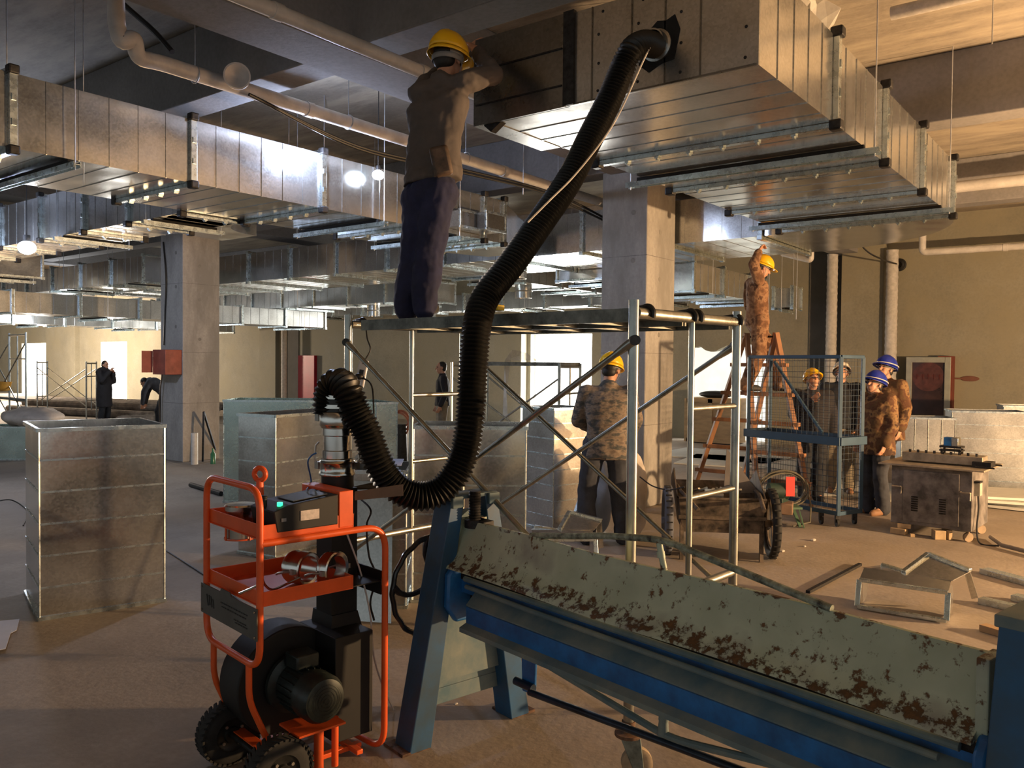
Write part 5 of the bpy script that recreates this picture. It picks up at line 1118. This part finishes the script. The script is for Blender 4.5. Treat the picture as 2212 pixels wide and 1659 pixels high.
# ================================================================ people
M['skin'] = pmat('skin', (.52, .27, .17), .55, 0, .08, 12, rv=.05)
M['hair'] = pmat('black_hair', (.012, .010, .009), .6, 0, .3, 30)
M['helmet_y'] = pmat('yellow_helmet', (.85, .50, .012), .28, 0, .04, 5, rv=.03)
M['helmet_b'] = pmat('blue_helmet', (.012, .03, .32), .22, 0, .04, 5, rv=.03)
M['helmet_w'] = pmat('white_helmet', (.7, .64, .55), .3, 0, .04, 5, rv=.03)
M['strap'] = pmat('grey_strap', (.24, .24, .24), .7)
M['camo_b'] = camo('camouflage_brown', [(.05, .026, .015), (.13, .06, .028), (.20, .10, .05), (.30, .17, .09), (.09, .04, .02)], 9)
M['camo_g'] = camo('camouflage_grey', [(.035, .04, .05), (.17, .13, .10), (.22, .175, .135), (.13, .11, .095), (.06, .065, .065)], 12, st=(1, 1, 2.2))
M['camo_o'] = camo('camouflage_olive', [(.03, .02, .013), (.11, .06, .026), (.09, .035, .018), (.25, .15, .065), (.05, .024, .014)], 6)
M['grey_coat'] = pmat('taupe_jacket', (.10, .085, .08), .9, 0, .1, 9, .3)
M['navy'] = pmat('navy_trousers', (.022, .025, .070), .9, 0, .2, 9, .3)
M['dark_cloth'] = pmat('dark_cloth', (.018, .020, .026), .9, 0, .2, 9, .3)
M['black_coat'] = pmat('black_coat', (.016, .015, .020), .85, 0, .2, 9, .3)
M['khaki'] = pmat('khaki_trousers', (.22, .19, .14), .9, 0, .12, 9, .3)
M['jeans'] = pmat('dark_jeans', (.045, .05, .065), .9, 0, .2, 9, .3)
M['shoe_tan'] = pmat('tan_shoe', (.27, .14, .07), .7); M['shoe_dark'] = pmat('dark_shoe', (.03, .027, .025), .6); M['shoe_white'] = pmat('white_sole', (.6, .56, .5), .6)
M['wallet'] = pmat('brown_pouch', (.10, .065, .045), .6, 0, .35, 14)
TX = bpy.data.textures.new('wrinkle', 'CLOUDS'); TX.noise_scale = .11; TX.noise_depth = 2
TX2 = bpy.data.textures.new('wrinkle_big', 'CLOUDS'); TX2.noise_scale = .2
def organic(o, vox, smooth=4, wr=0.0):
    r = o.modifiers.new('remesh', 'REMESH'); r.mode = 'VOXEL'; r.voxel_size = vox; r.use_smooth_shade = True
    s = o.modifiers.new('smooth', 'SMOOTH'); s.factor = .5; s.iterations = smooth
    if wr:
        d = o.modifiers.new('wr', 'DISPLACE'); d.texture = TX; d.strength = wr; d.mid_level = .5; d.texture_coords = 'LOCAL'
        d = o.modifiers.new('wr2', 'DISPLACE'); d.texture = TX2; d.strength = wr*.9; d.mid_level = .5; d.texture_coords = 'LOCAL'
def chain(mb, pts, rs):
    for a, b, r0, r1 in zip(pts, pts[1:], rs, rs[1:]): mb.cap(a, b, r0, r1)
def hand(mb, wrist, d, n, side, curl=.5, s=1.0):
    """palm and five fingers; d = direction of the hand, n = palm normal (fingers curl toward n)"""
    d = V(d).normalized(); n = V(n); n = (n-d*n.dot(d)).normalized(); x = d.cross(n)*side
    R3 = Matrix((x, n, d)).transposed(); w_ = V(wrist)
    mb.ell(w_+d*.055*s, (.040*s, .016*s, .052*s), R3); mb.cap(w_-d*.02, w_+d*.03*s, .026*s, .028*s)
    for k, (o_, L) in enumerate(((-.030, .060), (-.010, .078), (.011, .084), (.031, .074))):
        b = w_+d*.095*s+x*o_*s; c = curl*(1+.12*k); d1 = (d*math.cos(c)+n*math.sin(c)); d2 = (d*math.cos(c*2.1)+n*math.sin(c*2.1))
        m_ = b+d1*L*.5*s; e = m_+d2*L*.5*s; mb.cap(b-d*.02, m_, .0095*s, .0088*s, 8); mb.cap(m_, e, .0088*s, .0075*s, 8)
    b = w_+d*.03*s+x*.032*s; t1 = (x*.75+d*.6+n*.3).normalized(); m_ = b+t1*.035*s; t2 = (d*.85+x*.15+n*.5).normalized()
    mb.cap(b, m_, .013*s, .011*s, 8); mb.cap(m_, m_+t2*.034*s, .011*s, .009*s, 8)
def person(label, loc, face, s=1.0, P=None, W=None, jacket='grey_coat', trousers='navy', shoes='shoe_dark', hat=None, vox=.014, hy=0, hp=0, coat=.0, bulk=1.0, curlL=.5, curlR=.5, nL=None, nR=None, peak=1, legs_vis=True, hood=False, sleeves=None, wr=.022, strap=False, hem=.07, tb=1.12):
    D = CF*face[0]+CR*face[1]; rz = math.atan2(D.y, D.x)-math.pi/2
    t = thing('person', label, 'person', loc, rz); T = wm(t); TI = T.inverted()
    J = dict(pelvis=(0, 0, .93), chest=(0, 0, 1.24), neck=(0, 0, 1.44), head=(0, .03, 1.585), shL=(-.185, 0, 1.385), shR=(.185, 0, 1.385), elL=(-.25, -.03, 1.11), elR=(.25, -.03, 1.11), haL=(-.255, .07, .87), haR=(.255, .07, .87),
             hiL=(-.09, 0, .90), hiR=(.09, 0, .90), knL=(-.105, .03, .49), knR=(.105, .03, .49), anL=(-.115, -.02, .09), anR=(.115, -.02, .09), toL=(-.13, .13, .035), toR=(.13, .13, .035))
    J = {k: V(v_)*s for k, v_ in J.items()}
    if P: 
        for k, v_ in P.items(): J[k] = V(v_)*s
    if W:
        for k, v_ in W.items(): J[k] = TI @ V(v_)
    HR = Matrix.Rotation(R(hy), 3, 'Z') @ Matrix.Rotation(R(hp), 3, 'X'); h = J['head']
    def H(x, y, z): return h+HR @ (V((x, y, z))*s)
    # body: one continuous surface
    b = MB(); b.ell(H(0, -.008, .03), (.074*s, .092*s, .088*s), HR); b.ell(H(0, .028, -.035), (.056*s, .060*s, .072*s), HR); b.ell(H(0, .045, -.085), (.030*s, .028*s, .024*s), HR)
    b.cap(H(0, .086, .012), H(0, .106, -.022), .010*s, .014*s, 8); b.ell(H(0, .080, .035), (.05*s, .016*s, .012*s), HR); b.ell(H(-.03, .070, -.022), (.020*s, .018*s, .02*s), HR); b.ell(H(.03, .070, -.022), (.020*s, .018*s, .02*s), HR)
    b.ell(H(0, .083, -.052), (.022*s, .010*s, .008*s), HR); b.ell(H(0, .081, -.064), (.018*s, .010*s, .007*s), HR)
    for q in (-1, 1): b.ell(H(.076*q, -.005, -.005), (.010*s, .022*s, .032*s), HR)
    b.cap(H(0, -.02, -.05), J['neck']-V((0, 0, .03)), .052*s, .058*s)
    chain(b, [J['neck']-V((0, 0, .03)), J['chest'], J['pelvis']], [.05*s, .07*s, .07*s]); b.cap(J['shL'], J['shR'], .045*s, .045*s)
    for q in 'LR':
        chain(b, [J['sh'+q], J['el'+q], J['ha'+q]], [.047*s, .036*s, .027*s]); chain(b, [J['pelvis'], J['hi'+q], J['kn'+q], J['an'+q], J['to'+q]], [.07*s, .06*s, .045*s, .034*s, .026*s])
        d = (J['ha'+q]-J['el'+q]).normalized(); nn = {'L': nL, 'R': nR}[q] or ((.9, .3, 0) if q == 'L' else (-.9, .3, 0))
        hand(b, J['ha'+q], d, nn, 1 if q == 'L' else -1, {'L': curlL, 'R': curlR}[q], s)
    bo = b.build('body', M['skin'], t); organic(bo, min(vox, .0075), 3)
    e = MB()
    for q in (-1, 1): e.ell(H(.030*q, .082, .012), (.012*s, .006*s, .006*s), HR, 8, 6)
    e.build('eye', M['hair'], bo)
    hb = MB()
    for q in (-1, 1): hb.cap(H(.016*q, .094, .032), H(.044*q, .086, .036), .004*s, .003*s, 6)
    hb.build('eyebrow', M['hair'], bo)
    hr = MB(); hr.ell(H(0, -.022, .038), (.080*s, .092*s, .088*s), HR); hr.ell(H(0, -.05, -.02), (.068*s, .055*s, .055*s), HR); o = hr.build('hair', M['hair'], t); organic(o, .010, 2)
    # jacket
    j = MB(); pe, ch, ne = J['pelvis'], J['chest'], J['neck']; up_ = (ne-pe).normalized(); sx = (J['shR']-J['shL']).normalized(); sy = up_.cross(sx)
    RT = Matrix((sx, sy, up_)).transposed(); bk = bulk*s
    lo_ = coat if coat else hem; pd = V((0, 0, -1)) if coat else -up_
    ax_ = [(pe+pd*lo_*s, .178, .140), (pe+pd*(lo_-.06)*s, .176, .138), (pe+up_*.06*s, .168, .128), ((pe+ch)/2, .162, .122), (ch, .178, .126), (ch+up_*.09*s, .188, .122), (ch+up_*.145*s, .165, .095), (ne-up_*.01*s, .075, .070)]
    vs = []; n = 24
    for p_, rx, ry in ax_:
        for k in range(n): a = 2*math.pi*k/n; ca, sa = math.cos(a), math.sin(a); vs.append(p_+sx*(rx*bk*math.copysign(abs(ca)**.8, ca))+sy*(ry*bk*math.copysign(abs(sa)**.85, sa)))
    m_ = len(ax_); j.add(vs, [(i*n+k, i*n+(k+1) % n, (i+1)*n+(k+1) % n, (i+1)*n+k) for i in range(m_-1) for k in range(n)] + [tuple(range(n))[::-1], tuple((m_-1)*n+k for k in range(n))])
    j.cap(J['shL']+up_*.0, J['shR'], .068*bk, .068*bk); j.cap(ch+up_*.1*s, ne+up_*.01*s, .10*s, .068*s)
    j.torus(ne+up_*.02*s, up_, .060*s, .018*s, 20, 8)
    for q in 'LR':
        w2 = J['ha'+q]*.93+J['el'+q]*.07; chain(j, [J['sh'+q], J['el'+q], w2], [.075*bk, .060*bk, .047*bk])
    if hood: j.torus(ne+V((0, -.05, .03)), V((0, -.3, 1)), .10*s, .055*s, 20, 10)
    jo = j.build('jacket', M[jacket], t); organic(jo, vox, 3, wr)
    tr = MB(); tr.ell(pe-V((0, 0, .02)), (.165*s*min(1.08, bulk), .13*s*min(1.1, bulk), .14*s))
    for q in 'LR': chain(tr, [J['hi'+q]+V((0, 0, .02)), J['kn'+q], J['an'+q]-V((0, 0, .02))*s], [.102*s*tb, .080*s*tb, .074*s*tb]); tr.torus(J['an'+q]+V((0, 0, .0)), J['kn'+q]-J['an'+q], .055*s, .018*s, 16, 8)
    to = tr.build('trousers', M[trousers], t); organic(to, vox, 3, wr)
    for q in 'LR':
        sh = MB(); a, c = J['an'+q], J['to'+q]; sh.cap(a-V((0, 0, .02)), a-V((0, 0, .045))*s, .048*s, .046*s); sh.cap(a-V((0, 0, .045))*s, c, .045*s, .042*s); sh.cap(c, c+(c-a)*.15, .042*s, .034*s)
        so = sh.build('shoe', M[shoes], t); organic(so, vox*.8, 3)
    if hat:
        hm = MB(); HS = 1.12 if hat == 'helmet_b' else 1.05; c0 = H(0, -.008, .045); u = HR @ V((0, 0, 1)); f = HR @ V((0, 1, 0)); x = HR @ V((1, 0, 0)); vs = []; n, m_ = 28, 9
        for i in range(m_+1):
            ph = math.pi/2*i/m_
            for k in range(n):
                a = 2*math.pi*k/n; r_ = math.cos(ph); z = math.sin(ph)*.120
                rg = 1+.03*(1 if abs(math.cos(a)) < .22 else 0)*r_ if i < m_ else 1
                vs.append(c0+(x*math.cos(a)*.104*r_*rg+f*math.sin(a)*.128*r_*rg+u*z*(1+.05*(abs(math.cos(a)*r_) < .16)))*s*HS)
        fs = [(i*n+k, i*n+(k+1) % n, (i+1)*n+(k+1) % n, (i+1)*n+k) for i in range(m_) for k in range(n)]
        hm.add(vs, fs); vs = []   # brim
        for ri in (0, 1):
            for k in range(n):
                a = 2*math.pi*k/n; fr_ = max(0, math.sin(a)); ex = ri*(.010+.055*fr_**2*peak); vs.append(c0+(x*math.cos(a)*(.104+ex*.6)+f*math.sin(a)*(.128+ex)+u*(-.004-.02*ri*(1-.4*fr_)))*s*HS)
        hm.add(vs, [(k, (k+1) % n, n+(k+1) % n, n+k) for k in range(n)])
        ho = hm.build('hard_hat', M[hat], t, ang=60); sd_ = ho.modifiers.new('t', 'SOLIDIFY'); sd_.thickness = .005*s; sd_.offset = 0
        hs = MB(); hs.lathe(H(0, -.008, .01), u, [(0, .088*s), (.022*s, .092*s)], 24); hs.lathe(H(0, -.02, -.02), u, [(0, .088*s), (.03*s, .092*s)], 24) if strap else None
        for q in (-1, 1): hs.tube([H(.086*q, .0, .03), H(.082*q, .02, -.03), H(.035*q, .04, -.11), H(0, .045, -.118)], .003*s, 6)
        so = hs.build('chin_strap', M['strap'], ho); so.modifiers.new('t', 'SOLIDIFY').thickness = .003
        if hat == 'helmet_b':
            st = MB(); st.tube([c0+(x*math.cos(a)*.112+f*math.sin(a)*.136+u*.012)*s*HS for a in [math.pi*2*k/30 for k in range(30)]], .006*s, 6, closed=True); st.build('white_stripe', M['helmet_w'], ho)
    return t, J
# worker on the scaffold
d = 4.75
LOC = at_d(903, 690, d); LOC.z = 1.875
Wd = dict(anL=at_d(877, 660, d+.06), anR=at_d(916, 658, d-.06), toL=at_d(893, 668, d+.16), toR=at_d(935, 667, d+.1), knL=at_d(892, 555, d+.05), knR=at_d(925, 545, d-.02), hiL=at_d(905, 428, d+.03), hiR=at_d(953, 424, d-.04), pelvis=at_d(932, 405, d), chest=at_d(945, 265, d), neck=at_d(957, 178, d+.02), head=at_d(970, 132, d+.05),
          shL=at_d(905, 202, d+.03), shR=at_d(1004, 178, d-.03), elL=at_d(960, 158, d+.32), elR=at_d(1064, 160, d+.05), haL=at_d(1012, 112, d+.42), haR=at_d(1030, 112, d+.20))
t1, J1 = person('worker in taupe jacket, navy trousers and yellow helmet standing on the scaffold deck', LOC, (.85, .53), .97, W=Wd, jacket='grey_coat', trousers='navy', hat='helmet_y', vox=.010, hp=-6, bulk=1.0, curlL=.7, curlR=.5, peak=1, strap=True, wr=.034, hem=-.02, tb=1.06)
pc = MB(); a, b = at_d(946, 316, d-.20), at_d(960, 380, d-.20); pc.bar(a, b, .105, .05, CF); pw = tag(pc.build('belt_pouch', M['wallet'], bevel=.018), 'worn brown leather pouch hanging at the hip of the scaffold worker', 'pouch')
# worker on the ladder
LOC = fr(10.05, 2.96, 1.333)
P2 = dict(pelvis=(0, .0, .90), hiL=(-.1, 0, .86), hiR=(.1, 0, .86), knR=(.13, -.02, .47), anR=(.16, -.20, .10), toR=(.16, -.05, .05), knL=(-.16, .26, .50), anL=(-.20, .34, .10), toL=(-.20, .46, .04), chest=(0, -.0, 1.22), neck=(0, -.0, 1.41), head=(0, .06, 1.54),
          shL=(-.18, -.03, 1.36), shR=(.18, -.06, 1.38), elR=(.20, -.14, 1.56), haR=(.10, -.03, 1.73), elL=(-.25, -.02, 1.10), haL=(-.22, .10, .87))
person('worker in brown camouflage and yellow helmet reaching up from the step ladder', LOC, (.10, 1), .97, P=P2, jacket='camo_b', trousers='camo_b', shoes='shoe_dark', hat='helmet_y', vox=.014, hp=-22, hy=0, bulk=1.02, curlR=.9, nR=(0, 1, .3))
# camouflage worker seen from behind
LOC = fr(7.53, (1312-1106)/1790*7.53, 0)
P3 = dict(anL=(-.17, -.0, .09), anR=(.16, .04, .09), toL=(-.20, .13, .035), toR=(.18, .17, .035), knL=(-.17, .06, .49), knR=(.12, .05, .49), hiL=(-.11, 0, .90), elL=(-.27, .10, 1.13), haL=(-.17, .30, 1.05), elR=(.27, .10, 1.14), haR=(.24, .30, 1.02), head=(.03, .06, 1.59), neck=(.01, .01, 1.45))
person('worker in grey camouflage jacket and yellow helmet seen from behind near the column', LOC, (1, .12), 1.0, P=P3, jacket='camo_g', trousers='camo_g' if False else 'jeans', shoes='shoe_tan', hat='helmet_y', vox=.012, hp=-16, hy=-18, bulk=1.12, coat=.14, peak=.7)
# four watchers
def at_px(px, d): return fr(d, (px-1106)/1790*d, 0)
P4_ = dict(elR=(.24, .06, 1.14), haR=(.06, .20, 1.32), elL=(-.26, -.02, 1.12), haL=(-.24, .12, .90), anL=(-.09, 0, .09), anR=(.09, .05, .09), knL=(-.10, .03, .49))
person('man in dark jacket and yellow helmet rubbing his chin behind the cage', at_px(1755, 10.15), (-1, -.15), .93, P=P4_, jacket='black_coat', trousers='dark_cloth', hat='helmet_y', vox=.014, hp=26, hy=12, bulk=1.32, nR=(0, -1, .2), curlR=.5)
person('man in navy jacket and white helmet looking up behind the cage', at_px(1818, 10.75), (-1, -.35), .985, P=dict(elL=(-.24, .02, 1.1), haL=(-.20, .12, .92)), jacket='dark_cloth', trousers='khaki', shoes='shoe_tan', hat='helmet_w', vox=.015, hp=30, hy=0, bulk=1.22)
person('man in blue helmet and brown camouflage coat, tan shoes, nearest to the machine cabinet', at_px(1896, 9.25), (-.35, -1), .925, P=dict(elL=(-.23, -.02, 1.09), haL=(-.22, .08, .86), elR=(.23, -.02, 1.09), haR=(.22, .08, .86), anL=(-.09, -.04, .09), toL=(-.10, .12, .035), anR=(.08, .04, .09), head=(0, .045, 1.565)), jacket='camo_o', trousers='jeans', shoes='shoe_tan', hat='helmet_b', vox=.013, hp=18, hy=8, bulk=1.28, coat=.20)
person('man in blue helmet standing behind the camouflage coat man, dark sneakers', at_px(1916, 10.35), (-.5, -1), 1.02, P=dict(anL=(-.08, .26, .09), toL=(-.09, .42, .04), knL=(-.09, .18, .49)), jacket='camo_o', trousers='dark_cloth', shoes='shoe_dark', hat='helmet_b', vox=.014, hp=16, hy=5, bulk=1.25, coat=.2)
# distant figures
person('person in long black hooded coat filming before the far daylight opening', at_px(225, 21.8), (-.3, 1), .95, P=dict(elR=(.22, .12, 1.15), haR=(.08, .26, 1.42), elL=(-.20, .14, 1.13), haL=(-.05, .26, 1.38)), jacket='black_coat', trousers='dark_cloth', vox=.02, hp=-8, bulk=1.25, coat=.50, hood=True)
person('man in dark jacket walking behind the hose, bareheaded', at_px(956, 15.5), (-.2, -1), .98, P=dict(), jacket='black_coat', trousers='khaki', vox=.02, bulk=1.05)
person('bent over figure in grey jacket half hidden by the grey column', at_px(346, 19.5), (-.2, -1), .95, P=dict(pelvis=(0, -.16, .90), hiL=(-.09, -.14, .88), hiR=(.09, -.14, .88), chest=(0, .10, 1.14), neck=(0, .26, 1.24), head=(0, .36, 1.18), shL=(-.17, .22, 1.20), shR=(.17, .22, 1.20), elL=(-.2, .34, .95), elR=(.2, .34, .95), haL=(-.15, .38, .66), haR=(.15, .38, .66)), jacket='jeans', trousers='dark_cloth', vox=.02, hp=-50, bulk=1.15)
